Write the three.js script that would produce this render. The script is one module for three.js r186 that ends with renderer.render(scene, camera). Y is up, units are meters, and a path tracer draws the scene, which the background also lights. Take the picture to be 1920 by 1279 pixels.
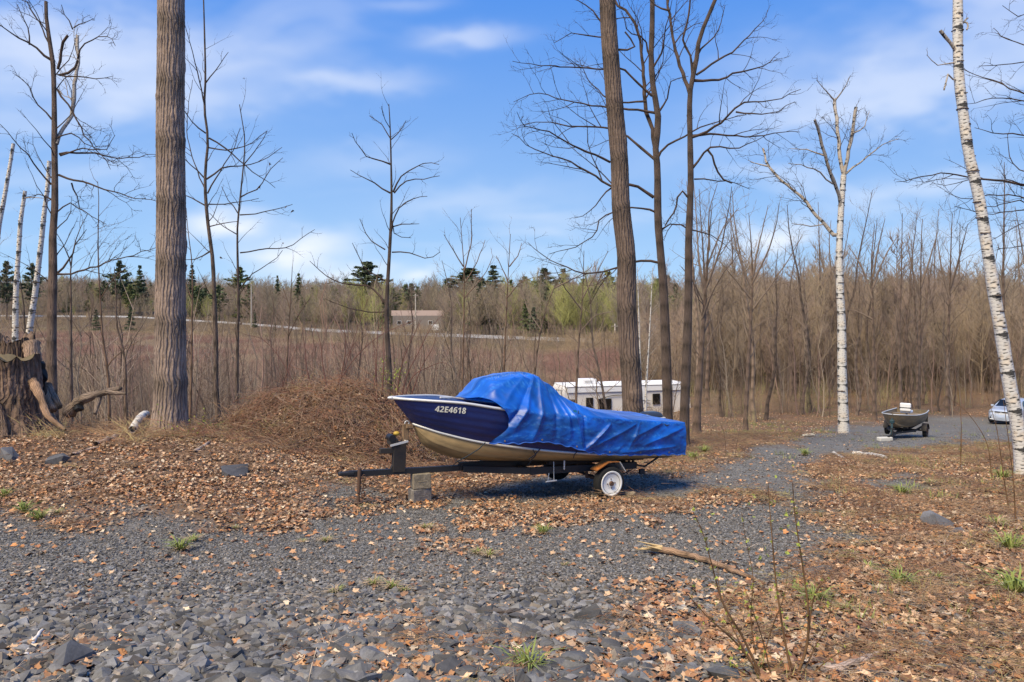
import * as THREE from 'three';
import { mergeGeometries, toCreasedNormals } from 'three/addons/utils/BufferGeometryUtils.js';
import { ConvexGeometry } from 'three/addons/geometries/ConvexGeometry.js';
import { RoundedBoxGeometry } from 'three/addons/geometries/RoundedBoxGeometry.js';
import { TextGeometry } from 'three/addons/geometries/TextGeometry.js';
import { FontLoader } from 'three/addons/loaders/FontLoader.js';

// ---------------------------------------------------------------- camera, sky, sun, exposure
const F = 1500, HY = 575, CY = 3.1;                       // focal length in photo pixels, horizon row, eye height
const scene = new THREE.Scene();
const camera = new THREE.PerspectiveCamera(2 * Math.atan(704 / F) * 180 / Math.PI, 1920 / 1408, 0.1, 4000);
camera.setViewOffset(1920, 1408, 0, 129, 1920, 1279);     // a lens shifted down, as verticals stay vertical
camera.position.set(0, CY, 0);
camera.lookAt(0, CY, -10);
const renderer = new THREE.WebGLRenderer({ antialias: true });
renderer.toneMapping = THREE.LinearToneMapping;
renderer.toneMappingExposure = 1.3;
renderer.shadowMap.enabled = true;
const SUN = new THREE.Vector3(-0.36, 0.80, 0.46).normalize();
const sun = new THREE.DirectionalLight(new THREE.Color(1.0, 0.85, 0.58), 4.5);
sun.name = 'sun';
sun.position.copy(SUN).multiplyScalar(80);
sun.target.position.set(0, 0, -14); sun.position.add(sun.target.position);
sun.castShadow = true; sun.shadow.radius = 55; sun.shadow.mapSize.set(4096, 4096);
Object.assign(sun.shadow.camera, { left: -40, right: 40, top: 40, bottom: -40, near: 1, far: 200 });
scene.add(sun, sun.target);

// ---------------------------------------------------------------- small helpers
function mulberry(a) { return () => { a |= 0; a = a + 0x6D2B79F5 | 0; let t = Math.imul(a ^ a >>> 15, 1 | a); t = t + Math.imul(t ^ t >>> 7, 61 | t) ^ t; return ((t ^ t >>> 14) >>> 0) / 4294967296; }; }
let R = mulberry(7);
const rr = (a, b) => a + (b - a) * R(), pick = (a) => a[Math.floor(R() * a.length)];
const lerp = (a, b, t) => a + (b - a) * t, clamp = (x, a = 0, b = 1) => Math.min(b, Math.max(a, x));
const sstep = (a, b, x) => { const t = clamp((x - a) / (b - a)); return t * t * (3 - 2 * t); };
const V = (x, y, z) => new THREE.Vector3(x, y, z);
function hash2(x, y) { let h = Math.imul(x | 0, 374761393) + Math.imul(y | 0, 668265263) | 0; h = Math.imul(h ^ h >>> 13, 1274126177); return ((h ^ h >>> 16) >>> 0) / 4294967296; }
function vnoise(x, y, P = 0) {
  const ix = Math.floor(x), iy = Math.floor(y), fx = x - ix, fy = y - iy, s = fx * fx * (3 - 2 * fx), t = fy * fy * (3 - 2 * fy);
  const m = (v) => P ? ((v % P) + P) % P : v;
  return lerp(lerp(hash2(m(ix), m(iy)), hash2(m(ix + 1), m(iy)), s), lerp(hash2(m(ix), m(iy + 1)), hash2(m(ix + 1), m(iy + 1)), s), t);
}
function vn2(x, y, PX, PY) { const ix = Math.floor(x), iy = Math.floor(y), fx = x - ix, fy = y - iy, s = fx * fx * (3 - 2 * fx), t = fy * fy * (3 - 2 * fy), a = (v) => ((v % PX) + PX) % PX, b = (v) => ((v % PY) + PY) % PY; return lerp(lerp(hash2(a(ix), b(iy)), hash2(a(ix + 1), b(iy)), s), lerp(hash2(a(ix), b(iy + 1)), hash2(a(ix + 1), b(iy + 1)), s), t); }
function fbm2(u, v, PX, PY, o = 3) { let a = 0.5, s = 0, n = 0; for (let i = 0; i < o; i++) { s += a * vn2(u * PX, v * PY, PX, PY); n += a; a *= 0.5; PX *= 2; PY *= 2; } return s / n; }
function fbm(x, y, o = 4, P = 0) { let a = 0.5, s = 0, n = 0; for (let i = 0; i < o; i++) { s += a * vnoise(x + i * 17.3 * (P ? 0 : 1), y, P); n += a; a *= 0.5; x *= 2; y *= 2; P *= 2; } return s / n; }
function curve(xs, ys) {                                   // smooth interpolation through points
  return (x) => {
    const n = xs.length; if (x <= xs[0]) return ys[0]; if (x >= xs[n - 1]) return ys[n - 1];
    let i = 0; while (x > xs[i + 1]) i++;
    const m = (k) => k <= 0 || k >= n - 1 ? (k <= 0 ? (ys[1] - ys[0]) / (xs[1] - xs[0]) : (ys[n - 1] - ys[n - 2]) / (xs[n - 1] - xs[n - 2])) : (ys[k + 1] - ys[k - 1]) / (xs[k + 1] - xs[k - 1]);
    const h = xs[i + 1] - xs[i], t = (x - xs[i]) / h, t2 = t * t, t3 = t2 * t;
    return (2 * t3 - 3 * t2 + 1) * ys[i] + (t3 - 2 * t2 + t) * h * m(i) + (-2 * t3 + 3 * t2) * ys[i + 1] + (t3 - t2) * h * m(i + 1);
  };
}
const used = {};
function numbered(n) { const k = used[n] = (used[n] ?? -1) + 1; return k ? `${n}_${String(k).padStart(3, '0')}` : n; }
function tag(o, label, category, group, kind) {
  if (label) o.userData.label = label; if (category) o.userData.category = category;
  if (group) o.userData.group = group; if (kind) o.userData.kind = kind;
  return o;
}
function thing(name, label, category, pos = [0, 0, 0], turn = 0, group) {
  const o = new THREE.Group(); o.name = numbered(name); o.position.set(...pos); o.rotation.y = turn; scene.add(o);
  return tag(o, label, category, group);
}
function part(name, geo, mat, parent) {
  const m = new THREE.Mesh(geo, mat); m.castShadow = m.receiveShadow = true;
  m.name = parent === scene ? numbered(name) : name; parent.add(m); return m;
}
const struct = (name, geo, mat) => tag(part(name, geo, mat, scene), null, null, null, 'structure');
function copyOf(o, label, group) { const c = o.clone(); c.name = numbered(o.name.replace(/_\d{3}$/, '')); if (label) c.userData.label = label; if (group) c.userData.group = group; scene.add(c); return c; }
const lin = (r, g, b) => new THREE.Color().setRGB(r, g, b);
const mat = (r, g, b, rough = 0.9, o = {}) => new THREE.MeshStandardMaterial({ color: lin(r, g, b), roughness: rough, ...o });
const box = (w, h, d, x = 0, y = 0, z = 0, ch = 0) => { const g = ch ? new RoundedBoxGeometry(w, h, d, 2, ch) : new THREE.BoxGeometry(w, h, d); g.translate(x, y, z); return g; };
function bar(a, b, w, h) {                                 // rectangular bar between two points
  const d = b.clone().sub(a), g = new THREE.BoxGeometry(w, h, d.length());
  const m = new THREE.Matrix4().lookAt(a, b, V(0, 1, 0)); m.setPosition(a.clone().add(b).multiplyScalar(0.5)); g.applyMatrix4(m); return g;
}
function rod(a, b, r, r2 = r, s = 8) {
  const d = b.clone().sub(a), g = new THREE.CylinderGeometry(r2, r, d.length(), s);
  g.applyQuaternion(new THREE.Quaternion().setFromUnitVectors(V(0, 1, 0), d.clone().normalize())); g.translate(...a.clone().add(b).multiplyScalar(0.5).toArray()); return g;
}
const merge = (list) => mergeGeometries(list.map((g) => { const q = g.index ? g.toNonIndexed() : g; for (const k of Object.keys(q.attributes)) if (!['position', 'normal', 'uv'].includes(k)) q.deleteAttribute(k); return q; }));

// mesh builder: tubes with real-scale uv
class MB {
  constructor() { this.p = []; this.n = []; this.u = []; this.i = []; }
  tube(pts, rad, sides = 6, tile = 0.4, close = true, wob = null) {
    const n = pts.length, base = this.p.length / 3, T = V(0, 0, 0), N = V(0, 0, 0), B = V(0, 0, 0), ref = V(0.31, 0.05, 0.95);
    const rep = Math.max(1, Math.round(6.283 * rad[0] / tile)); let len = 0;
    for (let k = 0; k < n; k++) {
      T.subVectors(pts[Math.min(n - 1, k + 1)], pts[Math.max(0, k - 1)]).normalize();
      if (k === 0) { N.crossVectors(T, Math.abs(T.dot(ref)) > 0.95 ? V(1, 0, 0) : ref).normalize(); }
      else { N.addScaledVector(T, -N.dot(T)).normalize(); len += pts[k].distanceTo(pts[k - 1]); }
      B.crossVectors(T, N);
      for (let s = 0; s <= sides; s++) {
        const a = s / sides * 6.28318, c = Math.cos(a), d = Math.sin(a), nx = N.x * c + B.x * d, ny = N.y * c + B.y * d, nz = N.z * c + B.z * d;
        const r = rad[k] * (wob ? 1 + wob(s % sides / sides, len) : 1);
        this.p.push(pts[k].x + nx * r, pts[k].y + ny * r, pts[k].z + nz * r); this.n.push(nx, ny, nz); this.u.push(s / sides * rep, len / tile / 1.5);
      }
    }
    for (let k = 0; k < n - 1; k++) for (let s = 0; s < sides; s++) {
      const a = base + k * (sides + 1) + s, b = a + sides + 1; this.i.push(a, a + 1, b, b, a + 1, b + 1);
    }
    if (close) for (const [k, q] of [[n - 1, 1]]) {
      const c = this.p.length / 3; this.p.push(pts[k].x, pts[k].y, pts[k].z); this.n.push(T.x, T.y, T.z); this.u.push(0.5, 0.5);
      for (let s = 0; s < sides; s++) this.i.push(base + k * (sides + 1) + s, base + k * (sides + 1) + s + 1, c);
    }
  }
  sliver(a, b, w) {                                        // a thin three-sided twig, cheap
    const d = V(b.x - a.x, b.y - a.y, b.z - a.z).normalize(), n = V(0, 0, 0).crossVectors(d, Math.abs(d.y) > 0.9 ? V(1, 0, 0) : V(0, 1, 0)).normalize(), m = V(0, 0, 0).crossVectors(d, n), base = this.p.length / 3;
    for (let k = 0; k < 3; k++) { const c = Math.cos(k * 2.094), s = Math.sin(k * 2.094), x = n.x * c + m.x * s, y = n.y * c + m.y * s, z = n.z * c + m.z * s; this.p.push(a.x + x * w, a.y + y * w, a.z + z * w); this.n.push(x, y, z); this.u.push(k / 3, 0); }
    this.p.push(b.x, b.y, b.z); this.n.push(d.x, d.y, d.z); this.u.push(0.5, 1);
    this.i.push(base, base + 1, base + 3, base + 1, base + 2, base + 3, base + 2, base, base + 3);
  }
  tri(a, b, c) { const base = this.p.length / 3, n = V(0, 0, 0).crossVectors(V(b.x - a.x, b.y - a.y, b.z - a.z), V(c.x - a.x, c.y - a.y, c.z - a.z)).normalize(); for (const q of [a, b, c]) { this.p.push(q.x, q.y, q.z); this.n.push(n.x, n.y, n.z); this.u.push(q === b ? 1 : 0, q === c ? 1 : 0); } this.i.push(base, base + 1, base + 2); }
  get empty() { return !this.i.length; }
  geo() {
    const g = new THREE.BufferGeometry(); g.setAttribute('position', new THREE.Float32BufferAttribute(this.p, 3)); g.setAttribute('normal', new THREE.Float32BufferAttribute(this.n, 3)); g.setAttribute('uv', new THREE.Float32BufferAttribute(this.u, 2)); g.setIndex(this.i); return g;
  }
}
// photo pixel at a distance -> point of the place (distances are along the view axis)
const W = (px, py, D) => V((px - 960) / F * D, CY - (py - HY) / F * D, -D);

// ---------------------------------------------------------------- sky: blue with thin high cloud, in radiance
{
  const w = 2048, h = 1024, data = new Float32Array(w * h * 4);
  const dirOf = (px, py) => { const d = V((px - 960) / F, -(py - HY) / F, -1).normalize(); return [Math.atan2(d.x, -d.z), Math.asin(d.y)]; };
  // single wisps and puffs: azimuth, elevation, half width, half height, strength
  const blobs = [[890, 72, 95, 18, 0.60], [660, 150, 120, 22, 0.5], [600, 142, 60, 16, 0.25], [150, 110, 330, 60, 0.5], [60, 60, 240, 60, 0.3], [330, 190, 150, 40, 0.35], [1690, 170, 260, 60, 0.55], [1500, 190, 160, 45, 0.35], [1850, 60, 220, 80, 0.35], [1420, 110, 120, 50, 0.2], [900, 380, 170, 30, 0.35], [560, 470, 95, 30, 1.2], [430, 425, 70, 22, 1.2], [395, 415, 40, 18, 0.8], [640, 515, 120, 20, 0.8], [790, 515, 36, 13, 0.9], [1440, 445, 75, 30, 1.1], [1250, 300, 150, 40, 0.15], [1730, 350, 130, 25, 0.5], [300, 330, 200, 45, 0.2], [700, 300, 140, 30, 0.25], [750, 8, 80, 14, 0.3], [1850, 480, 130, 40, 0.45]]
    .map(([x, y, a, b, s]) => { const [az, el] = dirOf(x, y); return [az, el, a / F, b / F, s]; });
  for (let j = 0; j < h; j++) {
    const el = ((j + 0.5) / h - 0.5) * Math.PI, y = Math.sin(el);
    for (let i = 0; i < w; i++) {
      const ph = ((i + 0.5) / w - 0.5) * 2 * Math.PI, x = Math.cos(ph) * Math.cos(el), z = Math.sin(ph) * Math.cos(el), az = Math.atan2(x, -z);
      const t = clamp(Math.abs(y) / 0.42), k = Math.pow(t, 0.56);
      let r = lerp(0.47, 0.036, k), g = lerp(0.70, 0.208, k), b = lerp(0.88, 0.69, k);
      // thin cirrus veil over the whole sky, streaked
      const yy = Math.abs(y), cx = x / (yy + 0.25) * 1.3, cz = z / (yy + 0.25) * 1.3;
      const warp = fbm(cx * 1.2 + 3, cz * 1.2 + 9, 3) - 0.5;
      const st = fbm(cx * 1.1 + warp * 1.5 + 40, cz * 3.2 + warp * 2 + 11, 5);
      let c = 0.40 * sstep(0.52, 0.9, st) * 0.7 + 0.02;
            if (Math.abs(az) < 0.75 && el < 0.5) {
        const e = fbm(az * 26 + 5, el * 60, 4) - 0.5, e2 = fbm(az * 9 + 1, el * 30 + 7, 4) - 0.5;
        for (const [a0, e0, wa, we, s] of blobs) {
          const dx = (az - a0 + e2 * wa * 0.9) / wa, dy = (el - e0 - dx * we * 0.35 + e * we * 1.4) / we, q = dx * dx + dy * dy;
          if (q < 5) c = c + (1 - c) * s * 0.72 * Math.exp(-q * 1.15);
        }
      }
      c = clamp(c);
      r = lerp(r, 0.82, c); g = lerp(g, 0.85, c); b = lerp(b, 0.91, c);
      if (y < 0) { const q = sstep(0, -0.15, y); r = lerp(r, 0.16, q); g = lerp(g, 0.13, q); b = lerp(b, 0.10, q); }
      const o = (j * w + i) * 4; data[o] = r * 0.93; data[o + 1] = g * 0.93; data[o + 2] = b * 0.93; data[o + 3] = 1;
    }
  }
  const tex = new THREE.DataTexture(data, w, h, THREE.RGBAFormat, THREE.FloatType);
  tex.mapping = THREE.EquirectangularReflectionMapping; tex.magFilter = THREE.LinearFilter; tex.needsUpdate = true;
  scene.background = tex; scene.environment = tex;
}

// ---------------------------------------------------------------- computed textures
function dataTex(n, f, srgb, m = n) {
  const d = new Uint8Array(n * m * 4);
  for (let j = 0; j < m; j++) for (let i = 0; i < n; i++) { const c = f(i / n, j / m), o = (j * n + i) * 4; d[o] = clamp(c[0]) * 255; d[o + 1] = clamp(c[1]) * 255; d[o + 2] = clamp(c[2]) * 255; d[o + 3] = 255; }
  const t = new THREE.DataTexture(d, n, m); t.wrapS = t.wrapT = THREE.RepeatWrapping; t.magFilter = THREE.LinearFilter; t.minFilter = THREE.LinearMipmapLinearFilter; t.generateMipmaps = true; t.needsUpdate = true; if (srgb) t.colorSpace = THREE.SRGBColorSpace; return t;
}
function canvasTex(w, h, draw, srgb = true) {
  const c = document.createElement('canvas'); c.width = w; c.height = h; draw(c.getContext('2d'), w, h);
  const t = new THREE.CanvasTexture(c); t.wrapS = t.wrapT = THREE.RepeatWrapping; if (srgb) t.colorSpace = THREE.SRGBColorSpace; return t;
}
const ridge = (u, v, a, b) => { const w = fbm(u * 6, v * 4, 3, 2) * 0.9; return 1 - Math.abs(2 * vnoise(u * a + w * 2, v * b + w, 0) - 1); };
// bark plates and furrows: height, periodic across and along
function furrow(u, v) {
  const w = fbm(u * 4, v * 4, 3, 4) - 0.5, x = u * 9 + w * 1.4;
  const a = Math.abs(((x + vnoise(Math.floor(x) * 3.7, v * 6, 6) * 0.5) % 1 + 1) % 1 - 0.5) * 2, c = vnoise(u * 24, v * 10, 0);
  return clamp(0.25 + 0.75 * (1 - Math.pow(a, 3)) - 0.25 * c + 0.25 * (fbm(u * 40, v * 32, 2, 0) - 0.5));
}
const barkBump = dataTex(256, (u, v) => { const f = furrow(u, v); return [f, f, f]; });
const barkMap = dataTex(256, (u, v) => { const f = furrow(u, v), l = fbm(u * 3, v * 3, 4, 3), s = 0.62 + 0.22 * f + 0.5 * (l - 0.5), q = vnoise(u * 60, v * 60, 60) * 0.12; return [s + q, s * 0.93 + q, s * 0.86 + q + 0.05 * l]; }, true);
const birchMap = dataTex(512, (u, v) => {
  let s = 0.90 + 0.08 * (fbm(u * 6, v * 6, 3, 6) - 0.5), w = 1;
  for (const [n, len, th] of [[11, 0.16, 0.012], [34, 0.06, 0.006]]) {
    const row = Math.floor(v * n), f = v * n - row, c = hash2(row, n), c2 = hash2(row + 31, n), du = Math.abs(((u - c + 0.5) % 1 + 1) % 1 - 0.5), dv = Math.abs(f - 0.3 - 0.4 * c2) / n;
    if (du < len * (0.4 + c2) && dv < th * (0.5 + hash2(row, n + 5)) * (1 - du / (len * 1.5))) w = Math.min(w, 0.28 + 0.2 * hash2(row, 77));
  }
  const p = fbm2(u, v, 2, 9, 4), bl = sstep(0.62, 0.70, p), tan = sstep(0.5, 0.75, fbm2(u + 0.3, v, 3, 5, 3)); w = Math.min(w, lerp(1, 0.20 + 0.2 * fbm2(u, v, 20, 40, 2), bl));
  return [s * w * 0.98, s * w * lerp(0.97, 0.93, tan), s * w * lerp(0.95, 0.86, tan)];
}, true);
const birchBump = dataTex(256, (u, v) => { const f = 0.6 + 0.4 * (fbm(u * 3, v * 30, 3, 3) - 0.5) - 0.3 * sstep(0.6, 0.75, fbm(u * 4 + 2, v * 5, 4, 4)); return [f, f, f]; });
// ground grit: little flat shapes of different tone, tiled
const gritMap = canvasTex(1024, 1024, (c, w, h) => {
  const g = mulberry(21); c.fillStyle = 'rgb(186,184,180)'; c.fillRect(0, 0, w, h);
  for (let k = 0; k < 26000; k++) {
    const x = g() * w, y = g() * h, s = 3 + 9 * Math.pow(g(), 2), a = g() * 6.28, t = 120 + 130 * g(), wm = (g() - 0.5) * 26;
    c.fillStyle = `rgba(${t + wm | 0},${t | 0},${t - wm | 0},0.75)`;
    for (const ox of [0, -w, w]) for (const oy of [0, -h, h]) {
      if (x + ox < -20 || x + ox > w + 20 || y + oy < -20 || y + oy > h + 20) continue;
      c.beginPath(); for (let q = 0; q < 5; q++) { const b = a + q * 1.257, r = s * (0.6 + 0.5 * hash2(k, q)); c.lineTo(x + ox + Math.cos(b) * r, y + oy + Math.sin(b) * r * 0.7); } c.fill();
    }
  }
});
const gritBump = gritMap.clone(); gritBump.colorSpace = THREE.NoColorSpace;
gritBump.needsUpdate = true;

// ---------------------------------------------------------------- terrain
const hNear = curve([0, 5, 9, 13, 18, 27, 42, 60, 90, 140, 200, 260], [1.1, 0.65, 0.28, 0, -0.4, -1.35, -3.1, -3.3, -3.2, -3.3, -3.2, -2]);
const shoreAt = curve([-800, 200, 620, 1100, 1400, 1900], [340, 318, 226, 156, 132, 126]);
const roadLevel = curve([-400, 240, 330, 460, 620, 1100, 1700], [-1, -1.3, -2.2, -3.1, -4.3, -4.3, -4.3]);
function H0(x, z) {                                       // ground height
  const D = -z, u = clamp(960 + F * x / Math.max(D, 6), -1200, 3200);
  let h = hNear(Math.max(0, D)) + 0.75 * Math.exp(-(((D - 16) / 4.5) ** 2)) * sstep(-0.5, -6, x);
  h = lerp(h, -6.5, (1 - sstep(900, 1350, u)) * sstep(19, 50, D));
  const s = shoreAt(u);
  h = lerp(h, roadLevel(u), sstep(s - 14, s + 8, D));
  h += 6 * sstep(s + 25, 430, D) + 14 * sstep(420, 950, D) * (0.6 + 0.8 * fbm(x / 260 + 4, z / 260, 2));
  const a = clamp(D / 40, 0.12, 1);
  return h + a * 0.3 * (fbm(x * 0.45 + 9, z * 0.45, 3) - 0.5) + 0.05 * (fbm(x * 2.1, z * 2.1, 2) - 0.5);
}
const MX = -3.3, MZ = -17.4;
function moundAt(x, z) {                                  // the overgrown heap behind the bow
  const dx = x - MX, dz = z - MZ, q = Math.hypot(dx / (dx < 0 ? 3.1 : 2.4), dz / 2.2);
  if (q >= 1) return 0;
  return 1.22 * (1 - q * q) ** 1.0 * (0.72 + 0.56 * fbm(x * 1.3 + 3, z * 1.3, 3)) + 0.34 * (fbm(x * 3.0, z * 3.4, 3) - 0.5) * (1 - q);
}
const HT = (x, z) => H0(x, z) + moundAt(x, z);
const G = (px, D) => { const x = (px - 960) / F * D; return V(x, HT(x, -D), -D); };
function hit(px, py) {                                    // where a photo pixel meets the ground
  let D = 3; const k = (py - HY) / F, a = (px - 960) / F;
  for (; D < 900; D += Math.max(0.02, D * 0.004)) if (CY - k * D <= HT(a * D, -D)) break;
  return V(a * D, HT(a * D, -D), -D);
}
// cover of the ground: gravel areas as outlines, leaf drifts as ellipses
const polyOf = (l) => l.map(([x, y]) => { const p = hit(x, y); return [p.x, p.z]; });
const gravelAreas = [
  polyOf([[-500, 985], [0, 966], [170, 988], [260, 955], [330, 950], [420, 988], [560, 990], [650, 950], [760, 945], [850, 925], [1000, 895], [1250, 895], [1310, 868], [1440, 846], [1500, 862], [1520, 908], [1534, 963], [1585, 990], [1589, 1032], [1554, 1073], [1400, 1092], [1310, 1112], [1300, 1279], [1300, 1500], [-500, 1500]]),
  polyOf([[1370, 876], [1470, 822], [1560, 802], [1640, 797], [1700, 778], [1860, 786], [2050, 802], [2050, 832], [1800, 836], [1700, 848], [1600, 860], [1500, 864]]),
  polyOf([[1640, 905], [1690, 888], [1750, 900], [1765, 922], [1680, 925]]),
  polyOf([[600, 930], [650, 915], [720, 930], [640, 950]]),
];
function sdPoly(p, x, z) {                                // signed distance, positive inside
  let d = 1e9, inside = false;
  for (let i = 0, j = p.length - 1; i < p.length; j = i++) {
    const [ax, az] = p[i], [bx, bz] = p[j], ex = bx - ax, ez = bz - az, t = clamp(((x - ax) * ex + (z - az) * ez) / (ex * ex + ez * ez));
    d = Math.min(d, Math.hypot(x - ax - ex * t, z - az - ez * t));
    if ((az > z) !== (bz > z) && x < (bx - ax) * (z - az) / (bz - az) + ax) inside = !inside;
  }
  return inside ? d : -d;
}
const drifts = [[1010, 960, 150, 26, 1], [1190, 948, 110, 18, 0.9], [905, 988, 60, 16, 1], [845, 1030, 75, 18, 0.65], [690, 950, 60, 20, 0.7], [790, 945, 60, 14, 1], [1380, 934, 95, 15, 1], [1000, 1240, 400, 70, 0.8], [690, 1195, 140, 60, 0.7], [605, 1160, 60, 30, 0.7], [110, 1235, 140, 50, 0.4], [1270, 1190, 120, 90, 0.75], [1225, 980, 22, 10, 0.9], [1000, 1000, 25, 8, 0.8], [805, 995, 30, 9, 0.7], [100, 930, 140, 30, 0.9], [480, 945, 140, 30, 0.8]].map(([x, y, a, b, s]) => {
  const c = hit(x, y), n = hit(x, y + b), f = hit(x, y - b); return [c.x, c.z, a / F * -c.z, Math.abs(n.z - f.z) / 2, s];
});
function cover(x, z) {                                    // [share of gravel, share of leaves]
  let sd = -1e9; for (const p of gravelAreas) sd = Math.max(sd, sdPoly(p, x, z));
  const n = fbm(x * 0.9 + 7, z * 0.9 + 3, 3) - 0.5, n2 = fbm(x * 2.7, z * 2.7 + 50, 2) - 0.5;
  const far = 1 + sstep(14, 34, -z) * 2.2, g = sstep(-0.35 * far, 0.35 * far, sd + (n * 1.5 + n2 * 0.6) * far);
  let l = 1 - g;
  for (const [cx, cz, a, b, s] of drifts) { const q = Math.hypot((x - cx) / a, (z - cz) / b) + n * 0.5 + n2 * 0.7; l = Math.max(l, s * sstep(1.15, 0.75, q)); }
  return [g, l];
}
function groundTone(x, z) {
  const D = -z, u = clamp(960 + F * x / Math.max(D, 6), -1200, 3200), [g, l] = D > -4 && D < 70 ? cover(x, z) : [0, 1];
  const n = fbm(x * 0.35 + 1, z * 0.35, 3), m = fbm(x * 1.3 + 30, z * 1.3, 3);
  let c = [lerp(0.25, 0.38, n), lerp(0.15, 0.225, n), lerp(0.08, 0.125, n)];
  const mossy = sstep(0.56, 0.72, m) * 0.5 * sstep(20, 30, D); c = [lerp(c[0], 0.20, mossy), lerp(c[1], 0.20, mossy), lerp(c[2], 0.06, mossy)];
  const gr = lerp(0.24, 0.31, m); const gg = g * (1 - 0.6 * l * sstep(0.3, 0.8, l));
  c = [lerp(c[0], gr * 1.04, gg), lerp(c[1], gr, gg), lerp(c[2], gr * 0.93, gg)];
  const wet = (1 - sstep(900, 1350, u)) * sstep(24, 48, D); c = [lerp(c[0], lerp(0.15, 0.22, n), wet), lerp(c[1], lerp(0.095, 0.12, n), wet), lerp(c[2], lerp(0.075, 0.095, n), wet)];
  const s = shoreAt(u), bank = sstep(s - 14, s - 4, D); c = [lerp(c[0], lerp(0.22, 0.15, m), bank), lerp(c[1], lerp(0.145, 0.115, m), bank), lerp(c[2], lerp(0.085, 0.065, m), bank)];
  return c;
}
const groundMat = new THREE.MeshStandardMaterial({ vertexColors: true, map: gritMap, bumpMap: gritBump, bumpScale: 0.025, roughness: 0.97 });
let ground;
{
  const N = 400, M = 440, pos = [], nor = [], uv = [], col = [], idx = [];
  const gx = (s) => 950 * Math.sign(s) * (0.011 * Math.abs(s) + 0.989 * Math.abs(s) ** 5), gd = (s) => s < 0 ? 8 - 68 * (0.10 * -s + 0.9 * s * s) : 8 + 1150 * (0.012 * s + 0.988 * s ** 4.6);
  for (let j = 0; j <= M; j++) for (let i = 0; i <= N; i++) {
    const x = gx(i / N * 2 - 1), D = gd(-0.35 + 1.35 * j / M), z = -D, y = H0(x, z), e = 0.06 + Math.abs(x) * 0.004 + Math.abs(D) * 0.004;
    pos.push(x, y, z); const n = V(-(H0(x + e, z) - y) / e, 1, -(H0(x, z + e) - y) / e).normalize(); nor.push(n.x, n.y, n.z);
    uv.push(x / 2.6, z / 2.6); col.push(...groundTone(x, z));
  }
  for (let j = 0; j < M; j++) for (let i = 0; i < N; i++) { const a = j * (N + 1) + i, b = a + N + 1; idx.push(a, a + 1, b, b, a + 1, b + 1); }
  const g = new THREE.BufferGeometry(); g.setAttribute('position', new THREE.Float32BufferAttribute(pos, 3)); g.setAttribute('normal', new THREE.Float32BufferAttribute(nor, 3)); g.setAttribute('uv', new THREE.Float32BufferAttribute(uv, 2)); g.setAttribute('color', new THREE.Float32BufferAttribute(col, 3)); g.setIndex(idx);
  ground = struct('ground', g, groundMat);
}
{ // the heap of earth
  const N = 120, pos = [], uv = [], col = [], idx = [];
  for (let j = 0; j <= N; j++) for (let i = 0; i <= N; i++) {
    const x = MX - 3.7 + 6.3 * i / N, z = MZ - 2.4 + 4.8 * j / N, b = moundAt(x, z), n = fbm(x * 3, z * 3 + 8, 3);
    pos.push(x, H0(x, z) + (b > 0 ? b + 0.006 : -0.05), z); uv.push(x / 1.7, z / 1.7); col.push(lerp(0.15, 0.28, n), lerp(0.085, 0.16, n), lerp(0.05, 0.095, n));
  }
  for (let j = 0; j < N; j++) for (let i = 0; i < N; i++) { const a = j * (N + 1) + i, b = a + N + 1; idx.push(a, b, a + 1, b, b + 1, a + 1); }
  const g = new THREE.BufferGeometry(); g.setAttribute('position', new THREE.Float32BufferAttribute(pos, 3)); g.setAttribute('uv', new THREE.Float32BufferAttribute(uv, 2)); g.setAttribute('color', new THREE.Float32BufferAttribute(col, 3)); g.setIndex(idx); g.computeVertexNormals();
  struct('earth_mound', g, groundMat);
}
{ // the far road on its low bank
  const pos = [], uv = [], idx = []; let k = 0, prev = null, len = 0;
  for (let u = -300; u <= 2300; u += 12, k++) {
    const D = shoreAt(u) + 12, x = (u - 960) / F * D; if (prev) len += Math.hypot(x - prev[0], D - prev[1]); prev = [x, D];
    const fall = lerp(1.5, 0.45, sstep(250, 700, u)); for (const w of [-4.5, 4.5]) { const d = D + w, xx = (u - 960) / F * d; pos.push(xx, Math.max(H0(xx, -d), roadLevel(u)) + 0.5 - (w < 0 ? fall : 0), -d); uv.push(w / 4, len / 4); }
    if (k) { const b = k * 2; idx.push(b - 2, b - 1, b, b, b - 1, b + 1); }
  }
  const g = new THREE.BufferGeometry(); g.setAttribute('position', new THREE.Float32BufferAttribute(pos, 3)); g.setAttribute('uv', new THREE.Float32BufferAttribute(uv, 2)); g.setIndex(idx); g.computeVertexNormals();
  struct('road', g, new THREE.MeshStandardMaterial({ color: lin(0.62, 0.60, 0.58), map: gritMap, roughness: 0.9 }));
}

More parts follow.
